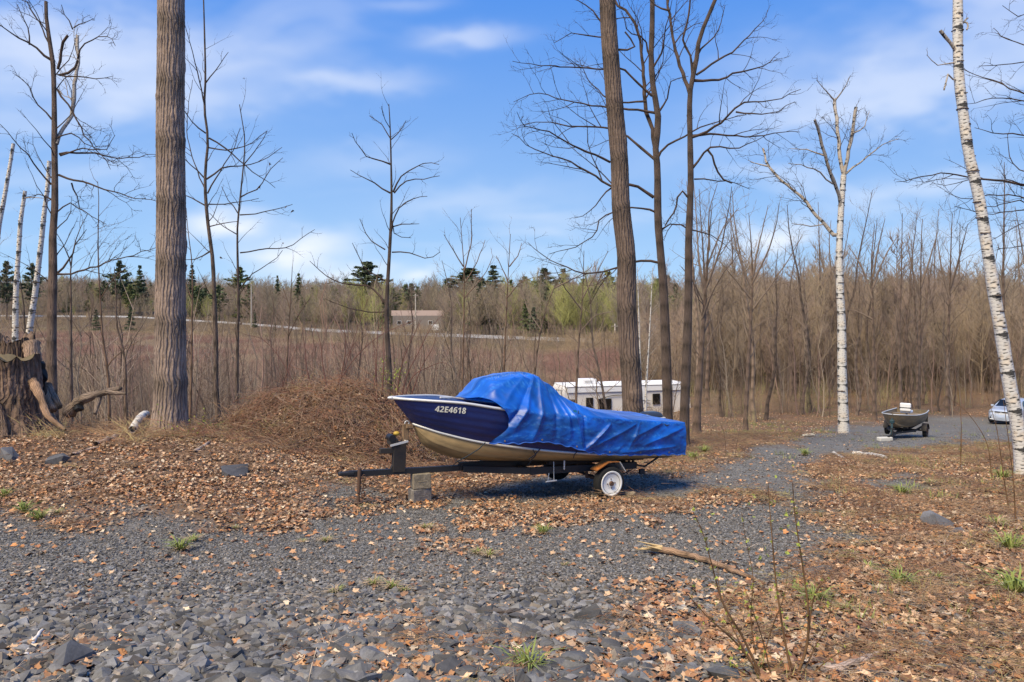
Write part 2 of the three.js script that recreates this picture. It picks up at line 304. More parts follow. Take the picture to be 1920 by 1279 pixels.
// ---------------------------------------------------------------- loose stones and fallen leaves
function stoneGeo(seed, flat) {
  const g = mulberry(seed), pts = [];
  for (let k = 0; k < 13; k++) { const a = g() * 6.283, y = g() * 2 - 1, r = Math.sqrt(1 - y * y) * (0.75 + 0.3 * g()); pts.push(V(Math.cos(a) * r * (0.8 + 0.3 * g()), y * flat, Math.sin(a) * r * 0.75)); }
  const c = new ConvexGeometry(pts); const n = c.attributes.position.count, uv = new Float32Array(n * 2); for (let i = 0; i < n; i++) { uv[2 * i] = c.attributes.position.getX(i) * 0.12 + seed * 0.37; uv[2 * i + 1] = c.attributes.position.getZ(i) * 0.12 + c.attributes.position.getY(i) * 0.12; }
  c.setAttribute('uv', new THREE.BufferAttribute(uv, 2)); return c;
}
const stoneGeos = [[11, 0.36], [12, 0.24], [13, 0.5], [14, 0.30], [15, 0.62], [16, 0.2]].map(([s, f]) => stoneGeo(s, f));
const rockTex = dataTex(128, (u, v) => { const s = 0.78 + 0.35 * (fbm(u * 8, v * 8, 4, 8) - 0.5) + 0.12 * (hash2(u * 128, v * 128) - 0.5); return [s, s, s]; }, true);
const stoneMat = new THREE.MeshStandardMaterial({ color: lin(1, 1, 1), map: rockTex, roughness: 0.82, flatShading: true });
function leafGeo(seed) {                                  // a curled lobed leaf
  const g = mulberry(seed), n = 14, mb = new MB(), rim = [];
  const curl = 0.25 + 0.5 * g(), tw = g() * 3;
  for (let k = 0; k < n; k++) { const a = k / n * 6.283, r = (k % 2 ? 0.62 : 1) * (0.72 + 0.3 * g()) * (0.78 + 0.24 * Math.cos(a)); const x = Math.cos(a) * r, z = Math.sin(a) * r * 0.8; rim.push(V(x, curl * (x * x * Math.cos(tw) + z * z * 0.9) + 0.16 * (g() - 0.5), z)); }
  for (let k = 0; k < n; k++) mb.tri(V(0.05, -0.02, 0), rim[(k + 1) % n], rim[k]);
  return mb.geo();
}
const leafGeos = [31, 32, 33, 34].map(leafGeo);
const leafMat = new THREE.MeshPhysicalMaterial({ color: lin(1, 1, 1), roughness: 0.78, side: THREE.DoubleSide });
const leafTones = [[0.45, 0.225, 0.10], [0.50, 0.29, 0.145], [0.32, 0.155, 0.07], [0.62, 0.41, 0.25], [0.45, 0.26, 0.14], [0.21, 0.105, 0.06], [0.50, 0.225, 0.08], [0.62, 0.49, 0.34], [0.30, 0.165, 0.09], [0.42, 0.29, 0.185], [0.50, 0.335, 0.20], [0.17, 0.09, 0.055], [0.40, 0.175, 0.075], [0.24, 0.15, 0.095], [0.33, 0.22, 0.14]];
const place = (() => { const o = new THREE.Object3D(); return (x, y, z, s, tilt, rnd, sy = s) => { o.position.set(x, y, z); o.rotation.set((rnd() - 0.5) * tilt, rnd() * 6.283, (rnd() - 0.5) * tilt, 'YXZ'); o.scale.set(s, sy, s); o.updateMatrix(); return o.matrix.clone(); }; })();
function instanced(name, geo, m, list, parent = scene) {  // list of [matrix, [r,g,b]]
  const im = new THREE.InstancedMesh(geo, m, list.length); im.castShadow = im.receiveShadow = true;
  list.forEach(([q, c], i) => { im.setMatrixAt(i, q); if (c) im.setColorAt(i, lin(...c)); });
  im.name = parent === scene ? numbered(name) : name; parent.add(im); im.userData.kind = 'stuff'; return im;
}
const stones = [], leaves = [];
{
  R = mulberry(101);
  const inView = (p, m = 0) => { const D = -p.z; if (D < 3) return false; const px = 960 + p.x / D * F, py = HY + (CY - p.y) / D * F; return px > -m && px < 1920 + m && py < 1279 + m; };
  for (const [d0, d1, n] of [[4.3, 6.2, 1100], [6.2, 8, 1500], [8, 10, 2000], [10, 13.5, 1300], [13.5, 20, 260], [20, 34, 70]]) {
    const cnt = (d1 * d1 - d0 * d0) / 2 * 1.45 * n;
    for (let k = 0; k < cnt; k++) {
      const D = Math.sqrt(lerp(d0 * d0, d1 * d1, R())), x = (R() - 0.5) * 1.45 * D, z = -D, [g] = cover(x, z);
      if (R() > g + 0.13) continue;
      const e = Math.pow(R(), lerp(3.2, 2.3, sstep(7.5, 5.5, D))), near = sstep(9.8, 5.6, D + 1.2 * (fbm(x * 0.7, z * 0.7 + 90, 2) - 0.5)), s = lerp(0.016, 0.030, near) * (0.7 + 0.7 * R()) + lerp(0.012, 0.085, near * near) * e * (R() < 0.5 ? 1 : 0.4);
      const t = lerp(0.10, 0.42, Math.pow(R(), 1.4)), w = R() < 0.2 ? 0.16 : (R() - 0.35) * 0.08, f = Math.floor(R() * 6);
      stones.push([place(x, H0(x, z) + s * 0.18, z, s, s > 0.05 ? 0.4 : 0.75, R), [t * (1.05 + w), t * 1.01, t * (0.97 - w)], f, s / D, inView(V(x, H0(x, z), z))]);
    }
  }
  for (let k = 0; k < 560; k++) { // broken slabs along the near edge
    const D = lerp(4.9, 7.0, Math.pow(R(), 0.8)), x = lerp(-0.42, 0.20, R()) * D * (R() < 0.25 ? -1.2 : 1) + 0.5, z = -D, [g] = cover(x, z); if (R() > g) continue;
    const s = lerp(0.07, 0.17, Math.pow(R(), 1.7)) * lerp(1, 0.6, sstep(5.4, 7, D)), t = lerp(0.10, 0.30, R()), w = (R() - 0.4) * 0.08, f = pick([0, 1, 3, 5]);
    stones.push([place(x, H0(x, z) + s * 0.16, z, s, 0.5, R), [t * (1.04 + w), t * 1.01, t * (0.98 - w)], f, s / D, inView(V(x, H0(x, z), z))]);
  }
  for (const [d0, d1, n] of [[4.3, 8, 520], [8, 13, 540], [13, 20, 340], [20, 30, 120], [30, 48, 50], [48, 80, 9]]) {
    const cnt = (d1 * d1 - d0 * d0) / 2 * 1.45 * n;
    for (let k = 0; k < cnt; k++) {
      const D = Math.sqrt(lerp(d0 * d0, d1 * d1, R())), x = (R() - 0.5) * 1.45 * D, z = -D;
      const u = 960 + F * x / D; if (D > 24 && u < 1100) continue;
      const [g, l] = cover(x, z), thin = 1;
      if (R() > l * thin * clamp(0.42 + 2.0 * (fbm(x * 1.1 + 60, z * 1.1, 3) - 0.28)) + (D < 20 ? 0.05 : 0.015)) continue;
      const s = lerp(0.064, 0.048, sstep(6, 12, D)) * (0.45 + 0.95 * R()), c = pick(leafTones), q = 0.65 + 0.6 * R(), m = moundAt(x, z); 
      leaves.push([place(x, HT(x, z) + 0.02 + 0.03 * R() * l, z, s, 0.9, R), [c[0] * q, c[1] * q, c[2] * q], Math.floor(R() * 4), s / D, inView(V(x, H0(x, z), z))]);
    }
  }
  // the largest in view are pieces of their own, the rest one lot
  const tones = new Map();
  const toneMat = (base, c) => { const k = c.map((v) => Math.round(Math.pow(v, 0.5) * 9)).join(); if (!tones.has(base.uuid + k)) { const m = base.clone(); m.color = lin(...c); tones.set(base.uuid + k, m); } return tones.get(base.uuid + k); };
  for (const [list, geos, base, name, many] of [[stones, stoneGeos, stoneMat, 'stone', 'gravel'], [leaves, leafGeos, leafMat, 'leaf', 'leaf_litter']]) {
    list.sort((a, b) => b[4] * b[3] - a[4] * a[3]);
    list.slice(0, 300).forEach(([m, c, f]) => { const o = part(name, geos[f], toneMat(base, c), ground); o.applyMatrix4(m); });
    const rest = list.slice(300), grp = new THREE.Group(); grp.name = many; grp.userData.kind = 'stuff'; ground.add(grp);
    geos.forEach((g, f) => instanced(many + '_piece', g, base, rest.filter((q) => q[2] === f), grp));
  }
}

// ---------------------------------------------------------------- trees
const bark = (r, g, b, s = 0.03) => new THREE.MeshStandardMaterial({ color: lin(r, g, b), map: barkMap, bumpMap: barkBump, bumpScale: s, roughness: 0.95 });
const M = {
  bark: bark(0.33, 0.265, 0.21, 0.03), barkDark: bark(0.20, 0.166, 0.138, 0.025), barkGrey: bark(0.37, 0.32, 0.275), limb: bark(0.115, 0.088, 0.07, 0.008), barkPale: bark(0.42, 0.35, 0.27, 0.012), sapling: bark(0.26, 0.19, 0.135, 0.006),
  curl: mat(0.12, 0.09, 0.07, 0.95), red: mat(0.15, 0.065, 0.048, 0.8), birch: new THREE.MeshStandardMaterial({ color: lin(0.86, 0.84, 0.81), map: birchMap, bumpMap: birchBump, bumpScale: 0.012, roughness: 0.8 }),
  birchLimb: new THREE.MeshStandardMaterial({ color: lin(0.50, 0.45, 0.40), map: birchMap, bumpMap: birchBump, bumpScale: 0.01, roughness: 0.85 }),
  twigTan: mat(0.29, 0.22, 0.16, 0.95), twigBrown: mat(0.19, 0.14, 0.105, 0.95), twigFar: mat(0.235, 0.175, 0.125, 1), bud: new THREE.MeshPhysicalMaterial({ color: lin(0.36, 0.42, 0.06), roughness: 0.8, transmission: 0.3, side: THREE.DoubleSide }),
  needle: mat(0.095, 0.118, 0.06, 0.9, { side: THREE.DoubleSide }), needleLight: mat(0.12, 0.155, 0.05, 0.9, { side: THREE.DoubleSide }), deadLeaf: mat(0.10, 0.06, 0.04, 0.9, { side: THREE.DoubleSide }),
  grass: new THREE.MeshPhysicalMaterial({ color: lin(0.22, 0.26, 0.055), roughness: 0.7, side: THREE.DoubleSide }), straw: mat(0.42, 0.30, 0.18, 0.95, { side: THREE.DoubleSide }),
};
function smooth(pts, step) {
  const c = new THREE.CatmullRomCurve3(pts, false, 'centripetal'), n = Math.max(3, Math.ceil(c.getLength() / step)); return c.getSpacedPoints(n);
}
// a bare shoot with side shoots, recursively
function shoot(mb, p, dir, len, r, depth, o) {
  const n = depth > 0 ? 5 : 3, pts = [p.clone()], rad = [r], d = dir.clone().normalize(), q = p.clone();
  for (let k = 1; k <= n; k++) {
    d.x += (R() - 0.5) * o.kink; d.y += (R() - 0.5) * o.kink + o.up; d.z += (R() - 0.5) * o.kink; d.normalize();
    q.addScaledVector(d, len / n); pts.push(q.clone()); rad.push(r * (1 - 0.8 * k / n));
  }
  if (depth > 0) mb.tube(pts, rad, depth > 1 ? 5 : 4, 0.4, false); else { for (let k = 0; k < n; k++) mb.sliver(pts[k], pts[Math.min(n, k + 1)], rad[k]); }
  if (depth > 0) sprout(mb, pts, rad, depth - 1, o);
  if (o.leaf && depth === 0 && R() < o.leafP) tip(o.leaf, pts[n], o.leafS);
}
function sprout(mb, pts, rad, depth, o, from = 0.25) {
  const L = pts.length - 1; let total = 0; for (let k = 0; k < L; k++) total += pts[k].distanceTo(pts[k + 1]);
  const cnt = Math.max(2, Math.round(total * o.n * (depth > 0 ? 1 : 1.5) + R()));
  for (let c = 0; c < cnt; c++) {
    const t = from + (1 - from) * (c + R()) / cnt, f = Math.min(L - 0.001, t * L), k = Math.floor(f), a = pts[k], b = pts[k + 1], p = a.clone().lerp(b, f - k);
    const ax = b.clone().sub(a).normalize(), side = V(R() - 0.5, R() - 0.5, R() - 0.5); side.addScaledVector(ax, -side.dot(ax)).normalize();
    const d = ax.multiplyScalar(0.55 + 0.5 * R()).addScaledVector(side, 0.75); d.y += o.lift || 0;
    const l = clamp(total * (0.22 + 0.3 * R()) * (1.15 - t * 0.75), o.min, o.max), r = Math.max(o.rmin, Math.min(rad[k] * 0.6, l * 0.011));
    shoot(mb, p, d, l, r, depth, o);
  }
}
function tip(mb, p, s) { for (let k = 0; k < 3; k++) { const a = V(R() - 0.5, R() - 0.5, R() - 0.5).multiplyScalar(s), b = V(R() - 0.5, R() - 0.5, R() - 0.5).multiplyScalar(s), c = V(R() - 0.5, R() - 0.3, R() - 0.5).multiplyScalar(s); mb.tri(a.add(p), b.add(p), c.add(p)); } }
const TW = { n: 3.8, kink: 0.55, up: 0.04, min: 0.18, max: 1.6, rmin: 0.0055, lift: 0.1, depth: 1 };
// a tree drawn from outlines seen in the photo: trunk and limbs as pixel polylines at distance D; limbs bend towards or away from the viewer
function drawnTree(name, label, category, seed, D, o) {
  R = mulberry(seed);
  const t = thing(name, label, category, [0, 0, 0], 0, o.group), s = D / F;
  const trunkPts = o.trunk.map(([x, y]) => W(x, y, D));
  if (o.root !== false) { const f = trunkPts[0]; const g = HT(f.x, f.z) - 0.12; if (g < f.y - 0.05) trunkPts.unshift(V(f.x + (o.lean || 0), g, f.z)); else f.y = Math.min(f.y, g + 0.1); }
  const origin = trunkPts[0].clone(); t.position.copy(origin);
  const loc = (p) => p.clone().sub(origin);
  const mk = (pts, w0, w1, sides, step, flare, wob, rough = 0.12) => {
    const q = smooth(pts.map(loc), step), n = q.length - 1, rad = q.map((_, k) => { const f = k / n; let r = lerp(w0, w1, Math.pow(f, 0.85)) * s / 2; if (flare) { const h = q[k].y - q[0].y; r *= 1 + flare * Math.exp(-h / (w0 * s * 0.9)); } return r * (1 + rough * (R() - 0.5)); });
    const mb = new MB(); mb.tube(q, rad, sides, o.tile || 0.4, true, wob); return [mb, q, rad];
  };
  const knots = []; if (o.deep) for (let k = 0; k < 26; k++) knots.push([R(), R() * 16, 0.05 + 0.07 * R(), 0.06 + 0.12 * R()]);
  const deep = o.deep ? (a, l) => { let v = (furrow(a * o.deep[0] % 1, l * o.deep[1]) - 0.6) * o.deep[2]; for (const [ka, kl, kr, kh] of knots) { const dl = l - kl; if (Math.abs(dl) > 0.4) continue; let da = Math.abs(a - ka); da = Math.min(da, 1 - da) * 1.6; const q = (da * da + dl * dl * 0.6) / (kr * kr); if (q < 4) v += kh * (Math.exp(-q * 1.4) - 0.7 * Math.exp(-q * 6)); } return v + 0.22 * Math.exp(-l / 0.35) * (0.4 + Math.cos(a * 6.283 * 5 + 1) * 0.6) + 0.03 * Math.sin(l * 1.7 + a * 6.283); } : null;
  const [tm, tp, tr] = mk(trunkPts, o.w[0], o.w[1], o.deep ? 96 : 14, o.deep ? 0.035 : Math.max(0.12, 0.02 * D), o.flare ?? 0.35, deep, o.deep ? 0.02 : 0.1);
  const tg = tm.geo(); if (o.deep) { tg.computeVertexNormals(); } part('trunk', tg, o.bark || M.bark, t);
  if (o.curls) { const mb = new MB(); for (let k = 0; k < o.curls; k++) { const i = 1 + Math.floor(Math.pow(R(), o.curlTop || 1) * (tp.length - 2)), c = tp[i], r = tr[i], a0 = R() * 6.28, e = 0.5 + 1.5 * R(), pp = [], pr = []; for (let j = 0; j <= 6; j++) { const a = a0 + e * j / 6; const q = r * (1.01 + 0.12 * Math.abs(j / 3 - 1)); pp.push(V(c.x + Math.cos(a) * q, c.y + (R() - 0.5) * 0.012, c.z + Math.sin(a) * q)); pr.push(r * 0.12 * (0.4 + R())); } mb.tube(pp, pr, 5, 0.3, true); } part('peeling_bark', mb.geo(), M.curl, t).userData.kind = 'stuff'; }
  const opt = { ...TW, ...(o.twig || {}) }; if (opt.leaf === true) opt.leaf = new MB();
  const twigs = o.twigMat ? new MB() : null;
  for (const [line, w, extra = {}] of o.limbs || []) {
    const L = Math.hypot(line[0][0] - line.at(-1)[0], line[0][1] - line.at(-1)[1]) * s, away = (extra.away ?? (R() - 0.5) * 1.1) * L;
    const pts = line.map(([x, y], k) => W(x, y, D + away * (k / (line.length - 1)) ** 1.2));
    const [lm, lp, lr] = mk(pts, w * 0.85, extra.end ?? 1.0, 7, Math.max(0.1, 0.012 * D), 0, null, 0.18);
    const jag = opt.kinkLimb ?? 0.02; lp.forEach((p, k) => { if (k) { p.x += (R() - 0.5) * jag; p.y += (R() - 0.5) * jag; } });
    const mb = new MB(); mb.tube(lp, lr, 7, 0.4, true); if (extra.twigs !== false) sprout(twigs || mb, lp, lr, opt.depth, opt);
    part('branch', mb.geo(), extra.mat || o.limbBark || M.limb, t);
  }
  if (twigs && !twigs.empty) part('twigs', twigs.geo(), o.twigMat, t).userData.kind = 'stuff';
  if (o.fine) { const mb = new MB(); sprout(mb, tp, tr.map((r) => r * 0.5), opt.depth, { ...opt, n: o.fine }, o.fineFrom ?? 0.3); part('crown', mb.geo(), o.limbBark || M.limb, t); }
  if (opt.leaf && !opt.leaf.empty) part(opt.leafName || 'bud', opt.leaf.geo(), opt.leafMat || M.bud, t).userData.kind = 'stuff';
  return t;
}

drawnTree('maple_tree', 'thick straight furrowed trunk standing left of the earth mound', 'tree', 201, 16, {
  trunk: [[316, 832], [318, 760], [320, 600], [320, 430], [320, 200], [320, 0], [321, -260]], w: [56, 45], flare: 0.32, deep: [2, 0.5, 0.085], tile: 0.8, bark: M.barkGrey, limbs: [],
});
drawnTree('maple_tree', 'tall leaning dark trunk rising right behind the tarp covered boat', 'tree', 202, 19, {
  trunk: [[1189, 850], [1187, 790], [1183, 700], [1175, 560], [1174, 482], [1165, 394], [1162, 307], [1154, 219], [1144, 88], [1139, 0], [1128, -240]], w: [39, 27], deep: [2, 0.5, 0.10], tile: 0.8, bark: M.barkDark, flare: 0.15,
  limbs: [[[[1160, 93], [1190, 90], [1172, 60]], 5, { end: 3, twigs: false }]],
});
const H = 23;
drawnTree('maple_tree', 'tall forked tree with wide bare limbs, beside the leaning dark trunk', 'tree', 203, H, {
  trunk: [[1253, 815], [1250, 700], [1245, 560], [1240, 490], [1234, 416], [1232, 307], [1229, 290], [1234, 219], [1225, 166], [1221, 110], [1223, 44], [1223, -80]], w: [20, 8], bark: M.barkDark, flare: 0.2,
  twig: { n: 2.3, max: 2.2, min: 0.2, kinkLimb: 0.05, depth: 2 },
  limbs: [
    [[[1229, 293], [1223, 245], [1210, 197], [1207, 131], [1196, 57], [1179, 26], [1157, 9], [1140, -30]], 10, { away: 0.2, end: 4 }],
    [[[1226, 370], [1183, 346], [1144, 348], [1109, 324], [1065, 302], [1004, 280], [958, 249]], 8, {}],
    [[[1144, 304], [1113, 289], [1070, 272], [1026, 245], [986, 237], [969, 210]], 6, {}],
    [[[1229, 300], [1179, 258], [1142, 241], [1074, 237], [1015, 228], [975, 236]], 7, {}],
    [[[1231, 212], [1170, 204], [1135, 201], [1061, 188], [1004, 175], [964, 190]], 6, {}],
    [[[1223, 180], [1190, 150], [1161, 127], [1131, 129], [1070, 125], [1017, 123], [960, 114]], 6, {}],
    [[[1212, 190], [1150, 190], [1122, 170], [1105, 153], [1085, 110]], 5, {}],
    [[[1236, 493], [1227, 490], [1197, 488], [1153, 504], [1091, 512], [1060, 500], [1026, 486], [990, 455]], 6, {}],
    [[[1234, 400], [1223, 394], [1190, 390], [1151, 399], [1124, 412], [1113, 442], [1078, 464], [1030, 476]], 5, {}],
    [[[1150, 350], [1122, 377], [1100, 402], [1076, 409]], 4, {}],
    [[[1234, 212], [1253, 180], [1258, 153], [1290, 143]], 5, {}],
    [[[1232, 300], [1247, 276], [1290, 252], [1324, 236], [1362, 222], [1400, 214]], 6, {}],
    [[[1221, 110], [1205, 70], [1180, 60], [1165, 20]], 5, {}], [[[1223, 130], [1240, 100], [1248, 50], [1262, 0]], 5, {}],
    [[[1236, 440], [1247, 425], [1280, 420], [1300, 424]], 5, {}], [[[1144, 60], [1110, 20], [1080, 0], [1050, -10]], 5, { away: 0.1 }], [[[1140, 70], [1100, 66], [1075, 62], [1040, 82]], 4, { away: 0.1 }],
  ],
});
drawnTree('maple_tree', 'tall bare tree with spreading crown, right of the forked tree', 'tree', 204, H - 0.4, {
  trunk: [[1283, 812], [1284, 760], [1288, 650], [1291, 560], [1291, 460], [1295, 350], [1294, 263], [1293, 197], [1295, 165], [1300, 140], [1308, 100], [1310, 79], [1324, 39], [1341, 0], [1350, -60]], w: [20, 6], bark: M.barkDark, flare: 0.2,
  twig: { n: 2.3, max: 2.2, min: 0.2, kinkLimb: 0.05, depth: 2 },
  limbs: [
    [[[1293, 175], [1284, 149], [1271, 110], [1262, 66], [1251, 4], [1240, -50]], 9, { end: 4 }],
    [[[1297, 155], [1294, 100], [1282, 80], [1288, 40], [1295, -10]], 6, { end: 3 }],
    [[[1302, 151], [1354, 149], [1380, 136], [1433, 123], [1462, 96]], 7, {}],
    [[[1306, 140], [1337, 118], [1370, 100], [1398, 74], [1433, 35], [1440, 20]], 6, {}],
    [[[1294, 258], [1330, 244], [1354, 228], [1394, 193], [1451, 188], [1500, 168]], 7, {}],
    [[[1295, 255], [1340, 250], [1380, 256], [1424, 254], [1460, 250], [1500, 246]], 6, {}],
    [[[1380, 210], [1410, 212], [1450, 212], [1490, 190]], 4, {}],
    [[[1298, 316], [1318, 288], [1332, 276], [1380, 278], [1436, 256]], 6, {}], [[[1326, 280], [1338, 300], [1345, 320], [1358, 336], [1372, 342]], 5, { end: 3 }],
    [[[1290, 370], [1283, 360], [1271, 364], [1267, 394], [1246, 424]], 5, { end: 2.5 }],
    [[[1302, 336], [1340, 338], [1372, 342], [1405, 355]], 3.5, {}], [[[1292, 430], [1330, 440], [1370, 470]], 3.5, {}], [[[1291, 430], [1262, 420], [1245, 450]], 4, {}],
    [[[1300, 120], [1318, 90], [1345, 60], [1360, 10]], 5, {}], [[[1256, 20], [1230, 10], [1205, -10]], 5, {}],
  ],
});
drawnTree('birch_tree', 'dead white birch with broken forked top beside gravel drive', 'tree', 205, 33, {
  trunk: [[1582, 806], [1579, 700], [1578, 600], [1575, 540], [1574, 460], [1575, 438], [1577, 394], [1582, 328]], w: [20, 10], curls: 26, curlTop: 0.5, bark: M.birch, tile: 0.5, limbBark: M.birchLimb, flare: 0.15,
  twigMat: M.limb, twig: { n: 2.6, max: 1.7, min: 0.25, rmin: 0.0085, kinkLimb: 0.08, depth: 2, kink: 0.8 },
  limbs: [
    [[[1575, 440], [1566, 442], [1531, 403], [1505, 372], [1466, 337], [1439, 306], [1432, 280]], 9, { end: 4 }], [[[1440, 312], [1420, 308], [1404, 302]], 4, {}],
    [[[1577, 400], [1570, 360], [1564, 341], [1549, 298], [1536, 249], [1529, 225]], 8, { end: 5 }],
    [[[1582, 328], [1573, 271], [1569, 219], [1564, 188]], 9, { end: 6 }], [[[1564, 188], [1550, 172], [1531, 151]], 4, {}], [[[1565, 190], [1580, 170], [1593, 144]], 4, {}],
    [[[1582, 330], [1593, 280], [1599, 245], [1604, 200]], 9, { end: 6 }], [[[1586, 326], [1600, 312], [1619, 298], [1649, 276], [1685, 258]], 5, {}],
    [[[1562, 345], [1531, 320], [1505, 310], [1478, 305]], 4, {}], [[[1547, 292], [1509, 280], [1480, 280]], 4, {}], [[[1599, 250], [1618, 240], [1632, 210]], 3.5, {}],
    [[[1545, 420], [1520, 424], [1485, 420]], 3.5, {}],
  ],
});
drawnTree('birch_tree', 'large white birch leaning left with peeling bark, right edge', 'tree', 206, 15.5, {
  trunk: [[1918, 895], [1910, 810], [1894, 727], [1880, 640], [1866, 560], [1850, 460], [1840, 394], [1829, 341], [1816, 285], [1807, 219], [1799, 153], [1796, 88], [1796, 0], [1790, -120]], w: [25, 16], curls: 60, curlTop: 0.6, bark: M.birch, tile: 0.5, limbBark: M.birchLimb, flare: 0.15, twig: { n: 0.7, max: 0.3, min: 0.1 },
  limbs: [[[[1797, 105], [1784, 84], [1763, 57]], 8, { end: 6 }], [[[1797, 118], [1780, 118], [1759, 122], [1737, 103]], 4, {}], [[[1800, 150], [1787, 150], [1778, 140], [1770, 168]], 4, { end: 3 }], [[[1803, 45], [1808, 40], [1814, 34]], 4, { end: 3 }], [[[1803, 40], [1816, 44], [1812, 56]], 4, { end: 3 }]],
});
drawnTree('birch_tree', 'second pale birch trunk behind the large leaning birch, low right edge', 'tree', 207, 17.5, {
  trunk: [[1922, 855], [1905, 760], [1893, 690], [1884, 640], [1880, 600]], w: [22, 12], bark: M.birchLimb, tile: 0.5, limbs: [], root: true, flare: 0.1,
});
drawnTree('maple_tree', 'bare tree just off right edge reaching limbs in behind the birch', 'tree', 208, 19, {
  trunk: [[2062, 900], [2058, 700], [2050, 400], [2044, 0], [2040, -200]], w: [44, 22], bark: M.barkDark,
  twig: { n: 1.7, max: 1.6, min: 0.2, kinkLimb: 0.05, depth: 2 },
  limbs: [
    [[[2050, 380], [1980, 352], [1920, 346], [1864, 337], [1816, 333], [1768, 326], [1720, 334], [1680, 342]], 9, { away: -0.05 }],
    [[[2046, 300], [1980, 262], [1920, 253], [1860, 248], [1826, 240]], 7, {}], [[[2046, 260], [1970, 200], [1910, 186], [1866, 184], [1812, 196]], 6, {}],
    [[[2044, 200], [1980, 180], [1915, 175], [1880, 158], [1830, 140], [1805, 128]], 6, {}], [[[2043, 150], [1980, 120], [1920, 116], [1870, 122], [1834, 125]], 5, {}],
    [[[2043, 120], [1970, 100], [1920, 84], [1880, 68], [1862, 54]], 5, {}], [[[2050, 420], [1990, 400], [1920, 370], [1860, 366], [1800, 372], [1770, 356]], 5, {}],
    [[[2052, 460], [1980, 430], [1920, 378], [1870, 385], [1830, 392]], 5, {}], [[[2052, 500], [1985, 440], [1925, 415], [1880, 440], [1850, 452]], 5, {}], [[[2054, 520], [1970, 470], [1920, 460], [1870, 470]], 5, {}],
    [[[2044, 350], [1960, 330], [1918, 320], [1895, 300], [1888, 250]], 5, {}], [[[2044, 60], [1960, 20], [1910, 30], [1880, 10]], 5, {}], [[[2050, 440], [1960, 390], [1900, 396], [1850, 400], [1790, 388]], 4, {}],
  ],
});
// left group
drawnTree('dead_tree', 'brown tree with broken top and crooked limbs behind the stump', 'tree', 209, 19, {
  trunk: [[98, 770], [97, 726], [97, 598], [99, 514], [99, 430], [102, 403], [102, 269], [101, 168], [99, 118], [91, 67], [89, 44], [84, 17], [86, 3]], w: [22, 6], bark: M.bark, twig: { n: 3.4, max: 1.4, min: 0.15, kinkLimb: 0.06, depth: 2, kink: 0.6 }, fine: 1.0,
  limbs: [
    [[[106, 270], [118, 240], [133, 222], [138, 161], [146, 121], [143, 67]], 9, { end: 6, mat: M.birchLimb }], [[[111, 141], [134, 131], [147, 115]], 6, { end: 4 }], [[[108, 130], [116, 90], [128, 66]], 6, { end: 5 }], [[[146, 110], [152, 90], [196, 66], [215, 84]], 4, {}], [[[136, 55], [118, 24], [114, 10]], 3, {}], [[[138, 52], [150, 48], [174, 34]], 3, {}],
    [[[108, 168], [134, 208], [158, 252], [182, 282], [208, 316]], 5, {}], [[[97, 113], [57, 84], [20, 60], [0, 47], [-30, 30]], 6, {}], [[[93, 84], [72, 40], [50, 7], [30, -10]], 4, {}], [[[55, 84], [50, 50], [30, 10]], 3.5, {}],
    [[[97, 224], [64, 185], [50, 158], [25, 138]], 4, {}], [[[111, 289], [161, 286], [215, 297], [292, 289]], 5, {}], [[[113, 292], [150, 280], [176, 280], [200, 278], [216, 252]], 4, {}],
    [[[110, 328], [161, 343], [208, 358], [255, 373], [296, 378]], 5, {}], [[[96, 346], [67, 313], [40, 279], [0, 235]], 4.5, {}], [[[134, 343], [145, 373], [150, 393]], 4, {}], [[[104, 260], [130, 250], [160, 270], [190, 282]], 4, {}],
    [[[103, 516], [128, 490], [140, 460], [160, 430]], 6, {}], [[[108, 514], [151, 509], [208, 490], [292, 464]], 5, {}], [[[104, 400], [130, 380], [160, 400], [200, 420]], 3.5, {}], [[[96, 374], [70, 364], [50, 372]], 3.5, {}], [[[108, 140], [150, 145], [180, 148], [212, 142]], 4, {}],
  ],
});
for (const [seed, D, w, line, label, limbs] of [
  [210, 20, 11, [[-6, 520], [-4, 440], [5, 387], [17, 319], [25, 269]], 'broken birch snag at far left edge, leaning right, tallest of three', []],
  [211, 21, 12, [[28, 690], [30, 541], [36, 455], [37, 427], [42, 390], [47, 358]], 'broken upright birch snag behind the left stump', [[[[44, 372], [62, 370], [84, 372]], 3, {}]]],
  [212, 21, 13, [[50, 700], [52, 640], [58, 600], [66, 548], [74, 480], [80, 430], [82, 403], [89, 353], [92, 302]], 'pale birch snag leaning against the brown broken-topped tree', [[[[84, 380], [100, 374], [110, 384]], 3, {}]]],
]) drawnTree('birch_snag', label, 'tree', seed, D, { trunk: line, w: [w + 3, w * 0.55], curls: 95, bark: M.birch, tile: 0.5, limbBark: M.birchLimb, limbs, fine: 0.8, fineFrom: 0.2, twig: { max: 0.35, min: 0.08, n: 1, depth: 0 } });
